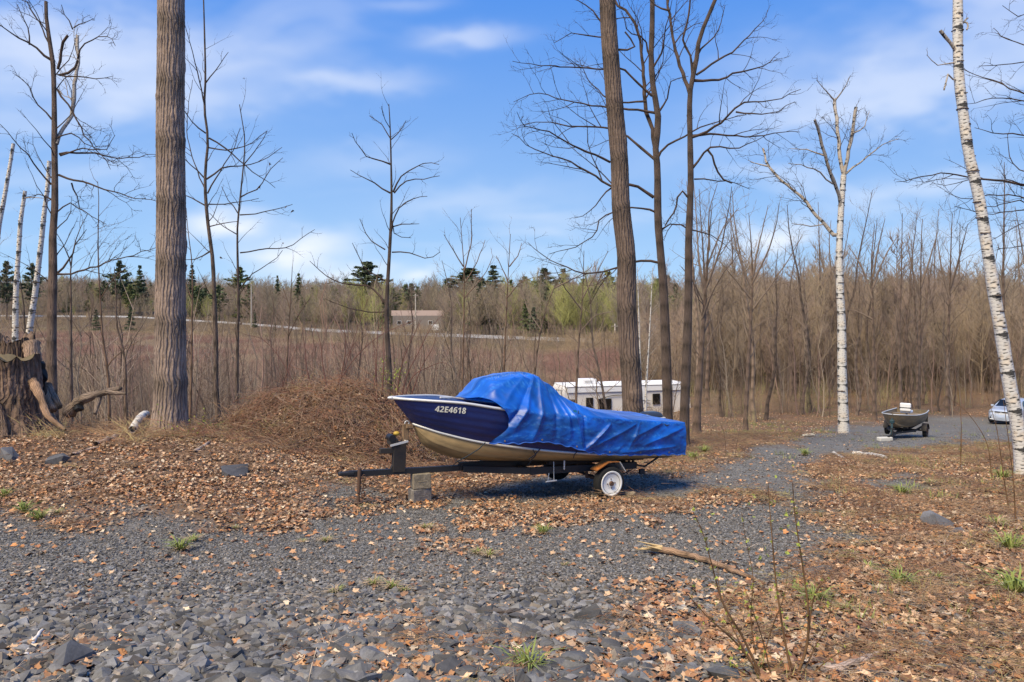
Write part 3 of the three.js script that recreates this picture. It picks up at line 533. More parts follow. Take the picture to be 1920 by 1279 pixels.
drawnTree('slender_tree', 'slender dark tree just right of the thick furrowed trunk', 'tree', 213, 19, {
  trunk: [[411, 800], [405, 732], [405, 665], [402, 564], [398, 480], [391, 430], [385, 363], [385, 319], [390, 262], [387, 235], [383, 202], [385, 151], [383, 50], [381, -20]], w: [11, 2.2], bark: M.barkDark, twig: { n: 1.6, max: 1.0, min: 0.2, kinkLimb: 0.03 }, fine: 0.9,
  limbs: [[[[387, 336], [420, 313], [447, 312], [494, 299], [528, 276]], 4, {}], [[[392, 259], [423, 279], [454, 306], [494, 336], [515, 352]], 4, {}], [[[392, 277], [423, 281], [464, 272], [501, 245]], 3.5, {}], [[[389, 363], [420, 309], [437, 282], [450, 240]], 3.5, {}], [[[386, 155], [407, 128], [427, 97]], 3, {}], [[[382, 333], [350, 302], [330, 286]], 3.5, {}], [[[386, 250], [356, 225], [340, 200]], 3.5, {}], [[[384, 200], [366, 118], [346, 47]], 3.5, {}], [[[384, 385], [346, 366], [330, 370]], 3.5, {}], [[[390, 383], [437, 381], [484, 373]], 3, {}], [[[386, 360], [362, 300], [350, 240], [360, 150]], 3, {}], [[[396, 470], [370, 485], [346, 487]], 4, {}], [[[392, 425], [420, 418], [445, 414]], 3, {}]],
});
drawnTree('sapling', 'thin dark tree with few withered leaves, left of open swamp', 'tree', 214, 20, {
  trunk: [[444, 765], [444, 753], [445, 648], [447, 575], [445, 430], [447, 403], [452, 353], [457, 303], [459, 262], [452, 215], [449, 196]], w: [8, 1.4], bark: M.barkDark, fine: 1.2, twig: { n: 1.7, max: 0.9, min: 0.15, leaf: true, leafName: 'withered_leaves', leafMat: M.deadLeaf, leafP: 0.16, leafS: 0.09, kinkLimb: 0.03 },
  limbs: [[[[450, 370], [487, 350], [508, 316], [531, 296]], 3.2, {}], [[[450, 403], [497, 398], [548, 383]], 3, {}], [[[450, 474], [497, 467], [538, 464], [571, 443], [590, 430]], 3.5, {}], [[[450, 541], [477, 511], [514, 487], [530, 470]], 3.2, {}], [[[446, 400], [425, 370], [416, 350]], 2.6, {}], [[[456, 310], [480, 280], [502, 246]], 2.6, {}], [[[445, 440], [420, 425], [395, 400]], 2.6, {}]],
});
drawnTree('small_tree', 'small bare tree standing directly behind the boat bow', 'tree', 215, 20, {
  trunk: [[731, 745], [730, 696], [725, 609], [725, 565], [730, 478], [734, 391], [733, 294], [732, 255], [730, 207], [729, 195]], w: [14, 1.6], bark: M.barkDark, fine: 1.0, fineFrom: 0.5, twig: { n: 2.0, max: 0.9, min: 0.15, kinkLimb: 0.03 },
  limbs: [[[[734, 434], [742, 400], [776, 371], [800, 369]], 4, {}], [[[735, 473], [766, 473], [800, 485], [824, 473]], 3.5, {}], [[[737, 360], [748, 335], [770, 318], [800, 304], [822, 308]], 4, {}], [[[739, 362], [761, 340], [795, 336], [824, 330]], 3.5, {}], [[[737, 425], [760, 420], [785, 419]], 3, {}], [[[732, 308], [710, 300], [688, 294], [670, 270], [659, 250]], 4, {}], [[[732, 362], [693, 338], [672, 328], [657, 318]], 4, {}], [[[722, 468], [693, 449], [674, 410]], 3, {}], [[[720, 568], [704, 545], [688, 536], [640, 531], [600, 508], [580, 490]], 5.5, {}], [[[722, 527], [700, 512], [688, 507], [660, 455]], 3.6, {}], [[[732, 260], [713, 231], [693, 216]], 2.6, {}], [[[733, 262], [750, 245], [761, 226]], 2.6, {}], [[[726, 585], [690, 585], [645, 575], [610, 560]], 3.2, {}], [[[731, 240], [718, 215], [716, 198]], 2, {}], [[[736, 420], [740, 440], [770, 445]], 2.6, {}]],
});
const thin = [
  [221, 17, 8, [[237, 812], [235, 733], [234, 672], [218, 605], [218, 558], [214, 500]], 'forked sapling in front of swamp, between stump and thick trunk', [[[[234, 674], [245, 645], [269, 605], [290, 570]], 4, {}]]],
  [222, 19, 6, [[205, 785], [202, 699], [193, 638], [188, 564], [184, 480], [184, 430], [185, 370], [183, 340]], 'thin tall sapling with wavering stem right of the broken-topped tree', [[[[200, 690], [225, 660], [260, 640]], 3, {}], [[[188, 560], [215, 520], [240, 500]], 2.6, {}]]],
  [223, 22, 8, [[134, 730], [133, 692], [133, 564], [133, 497], [145, 440], [165, 400]], 'grey young tree close to the right of broken-topped tree', [[[[133, 500], [120, 460], [100, 430]], 3, {}]]],
  [224, 19, 6, [[356, 790], [358, 732], [360, 598], [360, 497], [352, 430], [349, 390]], 'thin stem rising close against the thick furrowed trunk', [[[[360, 560], [345, 520], [338, 480]], 2.6, {}]]],
  [225, 24, 6, [[866, 760], [868, 682], [870, 580], [870, 502], [866, 450], [863, 408]], 'multi-stemmed sapling rising above the tarp peak, left one', [[[[870, 510], [884, 450], [883, 391]], 3.5, {}], [[[869, 500], [848, 465], [833, 440]], 3.2, {}], [[[872, 530], [895, 490], [910, 449]], 3, {}], [[[870, 560], [905, 520], [925, 480]], 2.6, {}]]],
  [226, 25, 6, [[943, 760], [945, 696], [953, 512], [957, 439]], 'slim sapling rising above the tarp peak, right one', [[[[953, 530], [940, 500], [930, 480]], 3, {}], [[[955, 500], [970, 480], [978, 456]], 3, {}], [[[950, 560], [975, 530], [1000, 520]], 2.6, {}]]],
  [227, 30, 6, [[1211, 740], [1217, 640], [1224, 500]], 'thin white birch between the leaning trunk and forked tree', [], M.birch],
  [228, 30, 5, [[1202, 740], [1198, 600], [1195, 500]], 'slim pale birch close behind the right side of leaning trunk', [], M.birch],
  [229, 30, 16, [[1306, 800], [1312, 700], [1322, 560], [1330, 440], [1336, 380]], 'bushy bare tree just right of the spreading crowned tree', [[[[1322, 560], [1310, 480], [1305, 400], [1300, 340]], 6, {}], [[[1324, 540], [1350, 470], [1365, 400], [1372, 350]], 6, {}], [[[1326, 500], [1355, 430], [1385, 390]], 5, {}], [[[1330, 470], [1330, 400], [1345, 345]], 5, {}], [[[1316, 600], [1345, 530], [1390, 470]], 5, {}], [[[1320, 570], [1300, 530], [1278, 500]], 4, {}]]],
  [230, 34, 10, [[1398, 790], [1402, 700], [1410, 560], [1411, 520], [1408, 450], [1404, 400]], 'bare tree with upswept fan crown left of dead birch', [[[[1410, 540], [1385, 480], [1372, 420], [1370, 380]], 5, {}], [[[1411, 530], [1440, 470], [1455, 420], [1462, 380]], 5, {}], [[[1411, 520], [1425, 450], [1440, 385]], 5, {}], [[[1412, 580], [1470, 500], [1505, 440]], 4, {}], [[[1408, 560], [1375, 520], [1350, 490]], 4, {}]]],
  [231, 44, 8, [[1640, 770], [1638, 650], [1636, 547], [1634, 490], [1640, 420]], 'dark bare tree with crooked crown right of dead birch', [[[[1636, 560], [1615, 500], [1590, 460]], 6, {}], [[[1636, 540], [1660, 480], [1685, 440]], 6, {}], [[[1637, 520], [1650, 450], [1660, 410]], 5, {}], [[[1638, 600], [1610, 585], [1588, 580]], 5, {}]]],
  [232, 48, 8, [[1722, 770], [1724, 640], [1726, 540], [1728, 440], [1730, 410]], 'bare brown tree in woodland straight above the small boat seat', [[[[1726, 560], [1710, 500], [1700, 440]], 6, {}], [[[1726, 540], [1745, 480], [1760, 430]], 6, {}]]],
  [233, 47, 8, [[1776, 770], [1778, 640], [1781, 540], [1784, 440], [1786, 400]], 'reddish bare tree in woodland left of the leaning birch', [[[[1781, 560], [1765, 500], [1758, 450]], 6, {}], [[[1782, 540], [1800, 480], [1815, 420]], 6, {}]]],
  [234, 40, 7, [[1690, 775], [1686, 640], [1690, 520], [1692, 400]], 'pale slender tree with tall straight top right of the crooked crown tree', []],
  [235, 26, 7, [[1000, 750], [1010, 640], [1030, 560], [1050, 520]], 'thin leaning sapling over swamp right of tarp peak', [[[[1015, 620], [990, 580], [975, 540]], 3, {}], [[[1040, 540], [1080, 520], [1110, 500]], 3, {}]]],
  [236, 27, 7, [[1080, 760], [1084, 660], [1092, 560], [1095, 470]], 'bare young tree standing left of the leaning trunk', [[[[1090, 580], [1060, 540], [1040, 500]], 3.5, {}], [[[1092, 560], [1120, 510], [1140, 470]], 3.5, {}], [[[1090, 620], [1120, 590], [1150, 585]], 3, {}]]],
  [237, 21, 5, [[535, 775], [540, 640], [545, 560], [548, 500]], 'thin grey sapling rising behind left end of earth mound', [[[[541, 630], [560, 590], [580, 560]], 2.6, {}], [[[544, 580], [530, 540], [520, 520]], 2.4, {}]]],
];
for (const [seed, D, w, trunk, label, limbs, bk] of thin) drawnTree(bk ? 'birch_tree' : 'sapling', label, 'tree', seed, D, { trunk, w: [w, 1.0], bark: bk || (w > 6.5 ? M.bark : M.sapling), limbBark: bk ? M.birchLimb : w > 6.5 ? M.twigBrown : M.sapling, limbs, fine: w > 6.5 && D > 30 ? 1.6 : 1.6, fineFrom: 0.3, twig: { n: w > 6.5 ? 1.6 : 2.4, max: w > 6.5 ? 2.4 : 1.0, min: 0.2, depth: D > 28 ? 2 : 1, rmin: 0.004 + D * 0.00008, kinkLimb: 0.03 } });

// ---------------------------------------------------------------- woodland trees, cloned
function woodTree(seed, h, o) {                            // a bare forest tree of height h: [trunk, crown]
  R = mulberry(seed);
  const t = new MB(), c = new MB(), pts = [], rad = [], r0 = o.r * h;
  let x = 0, z = 0; for (let k = 0; k <= 9; k++) { const f = k / 9; pts.push(V(x, f * h, z)); rad.push(r0 * (1 - 0.88 * f) * (k ? 1 : 1.35)); x += (R() - 0.5) * 0.05 * h * o.wave; z += (R() - 0.5) * 0.05 * h * o.wave; }
  t.tube(pts, rad, 8, 0.4, false);
  const n = o.limbs;
  for (let k = 0; k < n; k++) {
    const f = lerp(o.low, 0.97, Math.pow(k / n, 0.8)) * 9, i = Math.min(8, Math.floor(f)), p = pts[i].clone().lerp(pts[i + 1], f - i), a = R() * 6.283, e = o.rise + 0.5 * R();
    shoot(c, p, V(Math.cos(a), e, Math.sin(a)), h * o.len * (1.1 - f / 11) * (0.6 + 0.7 * R()), rad[i] * 0.30, o.depth, { n: o.n, kink: 0.42, up: 0.06, min: h * 0.03, max: h * 0.2, rmin: o.rmin, lift: 0.15 });
  }
  return [t.geo(), c.geo()];
}
const woodKinds = [
  woodTree(301, 12, { r: 0.010, wave: 0.6, limbs: 26, low: 0.28, len: 0.22, rise: 0.8, depth: 2, n: 2.1, rmin: 0.0065 }),
  woodTree(302, 13, { r: 0.008, wave: 0.8, limbs: 24, low: 0.4, len: 0.24, rise: 1.1, depth: 2, n: 2.1, rmin: 0.0065 }),
  woodTree(303, 10, { r: 0.009, wave: 1.0, limbs: 24, low: 0.25, len: 0.26, rise: 0.6, depth: 2, n: 2.1, rmin: 0.0065 }),
  woodTree(304, 14, { r: 0.009, wave: 0.5, limbs: 28, low: 0.42, len: 0.2, rise: 1.2, depth: 2, n: 2.1, rmin: 0.0065 }),
  woodTree(305, 7, { r: 0.007, wave: 1.3, limbs: 22, low: 0.12, len: 0.3, rise: 0.9, depth: 1, n: 2.6, rmin: 0.0065 }),
];
const woodMats = [[M.bark, M.twigBrown], [M.barkGrey, M.twigTan], [M.barkDark, M.twigBrown], [M.barkPale, M.twigTan]];
{
  R = mulberry(320);
  const first = woodKinds.map(() => null);
  const groups = [
    [['bare tree in woodland right of dead birch', 'trees in the woodland behind the small boat'], 44, 1600, 2050, 44, 78],
    [['bare tree in woodland left of dead birch', 'trees in the woodland behind the gravel drive'], 40, 1300, 1600, 42, 78],
    [['bare tree on slope beyond white camper', 'trees on the slope beyond the camper'], 24, 960, 1300, 58, 95],
    [['leafless sapling before swamp beyond mound and boat', 'saplings before the swamp'], 46, 380, 1160, 26, 52],
    [['bare tree on slope below left bank', 'trees on the slope below the left bank'], 14, -120, 330, 26, 60],
  ];
  for (const [[label, group], n, u0, u1, d0, d1] of groups) for (let k = 0; k < n; k++) {
    const u = lerp(u0, u1, (k + R()) / n), D = lerp(d0, d1, Math.pow(R(), 0.8)), kind = group.startsWith('sapl') ? (R() < 0.6 ? 4 : 2) : Math.floor(R() * 5), p = G(u, D), mt = woodMats[Math.floor(R() * 4)];
    const sc = 0.62 + 0.5 * R(), tilt = (R() - 0.5) * 0.22, full = `${sc < 0.8 ? 'low' : sc < 0.97 ? 'middling' : 'tall'} ${tilt > 0.05 ? 'left-leaning' : tilt < -0.05 ? 'right-leaning' : 'upright'} ${['brown', 'grey', 'dark', 'pale'][woodMats.indexOf(mt)]} ${label}`;
    const t = thing('woodland_tree', full, 'tree', [p.x, p.y - 0.1, p.z], R() * 6.283, group);
    const [a, b] = woodKinds[kind]; part('trunk', a, mt[0], t); part('crown', b, mt[1], t);
    const s = sc * (group.startsWith('sapl') ? 0.72 : u < 400 ? 0.6 : u < 1300 ? 0.62 : 1); t.scale.set(s * (0.9 + 0.3 * R()), s, s); t.rotation.set(0, 0, tilt);
  }
}
// far wood as one mass, plus brush on the slopes and red brush of the swamp
function farTree(seed, h) {
  R = mulberry(seed); const c = new MB();
  c.tube([V(0, 0, 0), V(0.1 * h * (R() - 0.5), h * 0.5, 0), V(0.1 * h * (R() - 0.5), h, 0)], [0.009 * h, 0.006 * h, 0.0015 * h], 4, 0.4, false);
  for (let k = 0; k < 34; k++) {
    const y = h * (0.18 + 0.78 * k / 34), a = R() * 6.283, l = h * (0.26 * (1 - 0.6 * k / 34)) * (0.6 + 0.7 * R()), p = V(0, y, 0), q = V(Math.cos(a) * l, y + l * (0.6 + 0.7 * R()), Math.sin(a) * l);
    c.sliver(p, q, 0.0032 * h);
    for (let m = 0; m < 17; m++) { const f = 0.2 + 0.8 * R(), s = p.clone().lerp(q, f), e = s.clone().add(V((R() - 0.5), 0.2 + 0.9 * R(), (R() - 0.5)).multiplyScalar(l * 0.7)); c.sliver(s, e, 0.0017 * h); }
  }
  return c.geo();
}
const farGeos = [341, 342, 343, 344].map((s) => farTree(s, 11));
{
  R = mulberry(350);
  const lists = [[], [], [], []], tone = mat(1, 1, 1, 1);
  for (let k = 0; k < 9000; k++) {
    const u = -250 + 2420 * R(), s = shoreAt(u), D = s + 26 + 420 * Math.pow(R(), 1.15), p = G(u, D), m = fbm(p.x / 26, p.z / 26, 3);
    if (Math.abs(p.x - (781 - 960) / F * 245) < 9.5 && D < 285 && D > 215) continue;
    const h = 0.50 + 0.60 * R() + 1.25 * (m - 0.45), b = 0.7 + 0.6 * R(), green = fbm(p.x / 18 + 50, p.z / 40, 2) > (u > 650 && u < 1150 ? 0.60 : 0.70) && R() < 0.7 ? 1 : R() < 0.03 ? 1 : 0;
    lists[k % 4].push([place(p.x, p.y - 0.2, p.z, h, 0.1, R, h * (0.85 + 0.4 * R())), green ? [0.25 * b, 0.25 * b, 0.09 * b] : [0.20 * b, (0.148 + 0.022 * R()) * b, (0.112 + 0.02 * R()) * b]]);
  }
  for (let k = 0; k < 2600; k++) {                          // right woodland, behind the nearest trees
    const u = 1180 + 1000 * R(), D = 58 + 120 * R(), p = G(u, D), b = 0.75 + 0.6 * R(), h = (0.36 + 0.62 * R() * R() + 0.25 * fbm(u / 60, 5, 2)) * (u < 1330 ? 0.6 : 1);
    lists[k % 4].push([place(p.x, p.y - 0.2, p.z, h, 0.12, R), [0.215 * b, (0.155 + 0.015 * R()) * b, (0.11 + 0.02 * R()) * b]]);
  }
  const wood = tag(thing('far_woodland'), 'brown leafless woodland massed along the far hillside', 'woodland', null, 'stuff');
  farGeos.forEach((g, f) => instanced('woodland_mass', g, tone, lists[f], wood));
}
function brushGeo(seed, h, n, spread, w) {
  R = mulberry(seed); const c = new MB();
  for (let k = 0; k < n; k++) {
    const a = R() * 6.283, d = R() * spread, p = V(Math.cos(a) * d * 0.6, 0, Math.sin(a) * d * 0.6), l = h * (0.5 + 0.6 * R()), q = p.clone().add(V(Math.cos(a) * d * 0.6 + (R() - 0.5) * 0.2 * h, l, Math.sin(a) * d * 0.6 + (R() - 0.5) * 0.2 * h));
    const mid = p.clone().lerp(q, 0.55).add(V((R() - 0.5) * 0.1 * h, 0, (R() - 0.5) * 0.1 * h)); c.sliver(p, mid, w); c.sliver(mid, q, w * 0.7);
    for (let m = 0; m < 4; m++) { const s = (m < 2 ? mid.clone().lerp(q, R()) : p.clone().lerp(mid, 0.4 + 0.6 * R())), e = s.clone().add(V(R() - 0.5, 0.3 + 0.6 * R(), R() - 0.5).multiplyScalar(h * 0.35)); c.sliver(s, e, w * 0.55); }
  }
  return c.geo();
}
{
  R = mulberry(360);
  const shrubs = [361, 362, 363].map((s) => brushGeo(s, 1.0, 22, 0.9, 0.014)), L = [[], [], []], one = mat(1, 1, 1, 1);
  for (let k = 0; k < 42000; k++) {
    const u = -200 + 1650 * R(), s = shoreAt(u), D = 42 + (s - 30) * Math.pow(R(), 0.75); if (D > s - 8) continue; const x = (u - 960) / F * D, z = -D;
    const wet = (1 - sstep(900, 1350, u)) * sstep(24, 48, D); if (R() > wet) continue;
    const m = fbm(x / 14, z / 14, 3), b = 0.45 + 1.0 * R(), h = (0.6 + 1.1 * m) * (0.7 + 0.5 * R()), far = sstep(s * 0.72, s, D);
    const c = m > 0.55 ? [0.20, 0.115, 0.098] : m > 0.42 ? [0.235, 0.15, 0.12] : [0.27, 0.205, 0.15]; c[1] = lerp(c[1], 0.2, far * 0.6); c[2] = lerp(c[2], 0.11, far * 0.6);
    L[k % 3].push([place(x, H0(x, z), z, h * 1.2, 0.25, R, h), c.map((v) => v * b)]);
  }
  for (let k = 0; k < 1500; k++) { const u = -200 + 1500 * R(), s = shoreAt(u), D = s - 16 + 30 * R(), x = (u - 960) / F * D, z = -D, m = fbm(x / 9 + 70, z / 9, 2); if (R() > (m - 0.3) * lerp(1.0, 2.2, sstep(500, 800, u))) continue; const b = 0.7 + 0.6 * R(), h = 1.2 + 2.2 * R(); L[k % 3].push([place(x, H0(x, z), z, h * 1.0, 0.25, R, h), [0.23 * b, 0.17 * b, 0.11 * b]]); }
  const sw = tag(thing('swamp_brush'), 'reddish brown leafless brush covering the low swamp', 'brush', null, 'stuff');
  shrubs.forEach((g, f) => instanced('brush_mass', g, one, L[f], sw));
  // taller thin stems on the slopes and under the trees
  R = mulberry(370);
  const stems = [[371, 2.4, 12, 0.9, 0.011], [372, 3.0, 7, 0.5, 0.014], [373, 2.0, 16, 1.0, 0.009]].map((q) => brushGeo(...q)), U = [[], [], []];
  for (let k = 0; k < 19000; k++) {
    const D = 20 + 70 * Math.pow(R(), 0.8), u = -150 + 2220 * R(), x = (u - 960) / F * D, z = -D, left = u < 1000;
    if (!left && D < 46 + 6 * fbm(x * 0.2, 3, 2)) { if (!(u > 1000 && u < 1420 && D > 26 && R() < 0.35)) continue; }
    if (left && D < 22 + 5 * R()) continue;
    if (u > 980 && u < 1330 && D < 58 && R() < 0.75) continue;
    const m = fbm(x / 6 + 9, z / 6, 3); if (R() > m * 1.5) continue;
    if (left && u < 620 && R() < 0.3) continue; if (!left && D < 62 && R() < 0.5) continue; if (u > 985 && u < 1200 && D < 50 && R() < 0.8) continue;
    const b = 0.7 + 0.6 * R(), c = left ? (m > 0.6 ? [0.28, 0.215, 0.15] : R() < 0.35 ? [0.10, 0.07, 0.055] : R() < 0.5 ? [0.22, 0.13, 0.105] : [0.26, 0.20, 0.16]) : R() < 0.15 ? [0.30, 0.28, 0.12] : [0.20, 0.14, 0.10], h = (0.3 + 0.9 * R() * R()) * (left ? 1 : 0.9) * (left && D < 28 ? 0.8 : left ? lerp(1.3, 2.6, R()) : 1);
    U[k % 3].push([place(x, H0(x, z), z, h, 0.2, R, h * (0.8 + 0.5 * R())), c.map((v) => v * b)]);
  }
  const TH = [[], []], thick = [woodKinds[4], woodKinds[2]].map((q) => merge(q.map((g) => g.clone())));
  R = mulberry(375);
  for (let k = 0; k < 3300; k++) {
    const right = k > 2500, D = right ? 46 + 50 * R() : 21 + 34 * Math.pow(R(), 0.9), u = right ? 1250 + 800 * R() : -120 + 1290 * R(), x = (u - 960) / F * D, z = -D, m = fbm(x / 5 + 40, z / 5, 2); if (R() > m * 1.4 || (!right && moundAt(x, z) > 0)) continue;
    if (u > 985 && u < 1250 && D < 52) continue; const dense = u > 600 ? 1 : 0.75; if (R() > dense) continue; const b = 0.6 + 0.7 * R(), s = right ? 0.4 + 0.5 * R() : (0.42 + 0.55 * R()) * sstep(17, 30, D), w = s * (0.6 + 0.4 * R());
    TH[k % 2].push([place(x, H0(x, z) - 0.1, z, w * (k % 2 ? 0.8 : 1), 0.35, R, s * (k % 2 ? 0.7 : 1)), R() < 0.35 ? [0.13 * b, 0.095 * b, 0.075 * b] : R() < 0.5 ? [0.25 * b, 0.165 * b, 0.13 * b] : [0.28 * b, 0.225 * b, 0.17 * b]]);
  }
  const th = tag(thing('thicket'), 'tangled bare young growth on the slope before swamp and woodland', 'brush', null, 'stuff'); thick.forEach((g, f) => instanced('thicket_mass', g, one, TH[f], th));
  for (let k = 0; k < 50; k++) { const u = 690 + 200 * R(), D = 219 + 18 * R(), p = G(u, D), b = 0.7 + 0.5 * R(), h = 0.35 + 0.4 * R(); TH[0].length; U[k % 3].push([place(p.x, p.y, p.z, h * 2.4, 0.2, R, h * 2.4), [0.26 * b, 0.2 * b, 0.14 * b]]); }
  const un = tag(thing('undergrowth'), 'thin leafless stems of undergrowth on slopes and under trees', 'brush', null, 'stuff');
  stems.forEach((g, f) => instanced('stem_mass', g, one, U[f], un));
}
// pines
function pineGeo(seed, h, o) {
  R = mulberry(seed); const t = new MB(), c = new MB(); t.tube([V(0, 0, 0), V(0.02 * h, h * 0.5, 0), V(0, h, 0)], [0.018 * h, 0.011 * h, 0.002 * h], 6, 0.4, false);
  for (let k = 0; k < o.rings; k++) {
    const f = k / (o.rings - 1), L = h * o.wide * (o.round ? Math.pow(1.03 - f, 0.6) * (f < 0.25 ? 0.55 + 1.8 * f : 1) * (0.6 + 0.8 * R()) : 1.02 - f) * (0.75 + 0.4 * R()), nb = 4 + Math.floor(R() * 3), a0 = R() * 6;
    for (let b = 0; b < nb; b++) {
      const a = a0 + b / nb * 6.283 + 0.4 * R(), l = L * (0.6 + 0.5 * R()), y = h * lerp(o.low, 0.98, clamp(f + (R() - 0.5) * 2.2 / o.rings)), p = V(0, y, 0), q = V(Math.cos(a) * l, y + l * (o.rise + 0.5 * (R() - 0.4)), Math.sin(a) * l); c.sliver(p, q, 0.004 * h);
      const m = Math.round(o.tufts * (0.4 + l / (h * o.wide)));
      for (let j = 0; j < m; j++) { const s = p.clone().lerp(q, 0.25 + 0.75 * R()), sz = h * o.size * (0.6 + 0.6 * R()), d = () => V((R() - 0.5) * 2, (R() - 0.4) * 1.5, (R() - 0.5) * 2).multiplyScalar(sz); const w = d(); c.tri(s.clone().add(w), s.clone().add(d()), s.clone().add(d())); c.tri(s.clone().addScaledVector(w, 0.5), s.clone().add(d()), s.clone().add(d())); }
    }
  }
  return [t.geo(), c.geo()];
}
{
  const kinds = [pineGeo(381, 20, { rings: 15, low: 0.3, wide: 0.30, rise: 0.15, tufts: 34, size: 0.036, round: true }), pineGeo(382, 20, { rings: 18, low: 0.2, wide: 0.22, rise: 0.05, tufts: 22, size: 0.032 }), pineGeo(383, 5, { rings: 12, low: 0.05, wide: 0.3, rise: 0.1, tufts: 20, size: 0.05 })];
  R = mulberry(390);
  for (const [px, top, D, k, label, wide = 1, m = 0] of [
    [688, 490, 330, 0, 'wide crowned pine on treeline just left of the small tree', 1.5], [880, 502, 330, 0, 'broad dark pine on treeline above the tarp peak', 2.1], [925, 497, 330, 1, 'pointed dark pine next right of the broad pine', 1.7], [1021, 502, 300, 0, 'isolated tufted pine on treeline, narrow and dark', 1.1], [1056, 503, 300, 1, 'grey green pine right of the isolated tufted pine', 1.5, 1],
    [1140, 508, 260, 1, 'pale pine on treeline at left edge of leaning trunk', 1.5, 1], [224, 488, 360, 0, 'pine on left treeline nearest the thick trunk, larger', 0.75], [262, 497, 360, 1, 'pine on left treeline nearest the thick trunk, smaller', 0.9], [12, 489, 330, 0, 'pine on treeline at far left edge behind snags', 0.7], [60, 493, 340, 0, 'pine on treeline behind the pale birch snags', 0.65], [360, 496, 360, 1, 'small pine on treeline right of the thick trunk', 0.8], [450, 500, 370, 0, 'pine on treeline behind the thin dark tree', 0.9, 1], [520, 516, 370, 1, 'slim pine tip on treeline over the pole', 0.7], [560, 512, 370, 1, 'yellowish pine on treeline right of the slim pine tip', 0.9, 1],
    [1395, 535, 110, 1, 'olive pine showing behind the fan crowned tree', 1.2, 1], [1370, 560, 75, 1, 'dark fir in woodland behind the bushy bare tree', 1.3], [1470, 590, 70, 1, 'dim green fir in woodland left of dead birch', 1.6], [1250, 516, 250, 0, 'pine crown showing between the two tall bare trees', 1.1], [1740, 560, 80, 1, 'dim fir deep in woodland right of crooked crown tree', 1.2],
    [985, 560, 190, 1, 'green fir by the far road, tallest there', 0.9, 1], [1000, 575, 185, 2, 'darker fir right beside the tallest road fir', 1.1], [840, 590, 235, 2, 'small fir near house at far side of swamp', 1], [478, 585, 262, 2, 'small green fir beside the far road below the pole', 0.8], [516, 602, 250, 2, 'smaller green fir at swamp edge, right of pole', 0.8], [720, 560, 250, 2, 'small fir left of far house', 0.9], [245, 575, 290, 2, 'green fir by the far road left of thick trunk', 1], [180, 580, 290, 2, 'green fir beyond swamp, right of broken-topped tree', 1],
  ]) {
    const p = G(px, D), h = CY - (top - HY) / F * D - p.y, [a, b] = kinds[k], t = thing(k === 2 ? 'fir_tree' : 'pine_tree', label, 'conifer', [p.x, p.y - 0.2, p.z], R() * 6.28), s = h / (k === 2 ? 5 : 20);
    const q = wide * (k === 0 ? 1.2 : 1.15); t.scale.set(s * q, s, s * q); part('trunk', a, M.barkDark, t); part('crown', b, m ? M.needleLight : M.needle, t);
  }
  // the many evergreens scattered through the far hillside, part of its mass
  R = mulberry(395); const L = [[], []], far = scene.getObjectByName('far_woodland');
  for (let k = 0; k < 190; k++) { const u = 60 + 1220 * R(), D = shoreAt(u) + 30 + 150 * R(), p = G(u, D), s = (0.32 + 0.42 * R()) * (u > 800 && u < 1150 ? 1.15 : 1), b = 0.8 + 0.5 * R(); if (fbm(u / 90, 8, 2) < 0.42 && R() < 0.7) continue; L[k % 2].push([place(p.x, p.y - 0.3, p.z, s * (k % 2 ? 1.25 : 1.1), 0.05, R, s), R() < 0.3 ? [0.13 * b, 0.15 * b, 0.05 * b] : [0.09 * b, 0.115 * b, 0.055 * b]]); }
  [kinds[0], kinds[1]].forEach((q, f) => instanced('evergreen_mass', merge(q.map((g) => g.clone())), mat(1, 1, 1, 0.9, { side: THREE.DoubleSide }), L[f], far));
}

// ---------------------------------------------------------------- the covered boat on its trailer
function grid(nu, nv, f, uvf) {                            // surface from a function of (u, v)
  const p = [], uv = [], idx = [];
  for (let j = 0; j <= nv; j++) for (let i = 0; i <= nu; i++) { const q = f(i / nu, j / nv); p.push(q.x, q.y, q.z); const t = uvf ? uvf(i / nu, j / nv, q) : [i / nu, j / nv]; uv.push(t[0], t[1]); }
  for (let j = 0; j < nv; j++) for (let i = 0; i < nu; i++) { const a = j * (nu + 1) + i, b = a + nu + 1; idx.push(a, a + 1, b, b, a + 1, b + 1); }
  const g = new THREE.BufferGeometry(); g.setAttribute('position', new THREE.Float32BufferAttribute(p, 3)); g.setAttribute('uv', new THREE.Float32BufferAttribute(uv, 2)); g.setIndex(idx); g.computeVertexNormals(); return g;
}
const rail3 = (l) => { const c = new THREE.CatmullRomCurve3(l.map((q) => V(...q)), false, 'centripetal'), n = l.length - 1; const cs = [0, 1, 2].map((k) => curve(l.map((_, i) => i / n), l.map((q) => q[k]))); return (t) => V(cs[0](t), cs[1](t), Math.max(0, cs[2](t))); };
const mirror = (v, s) => V(v.x, v.y, v.z * s);
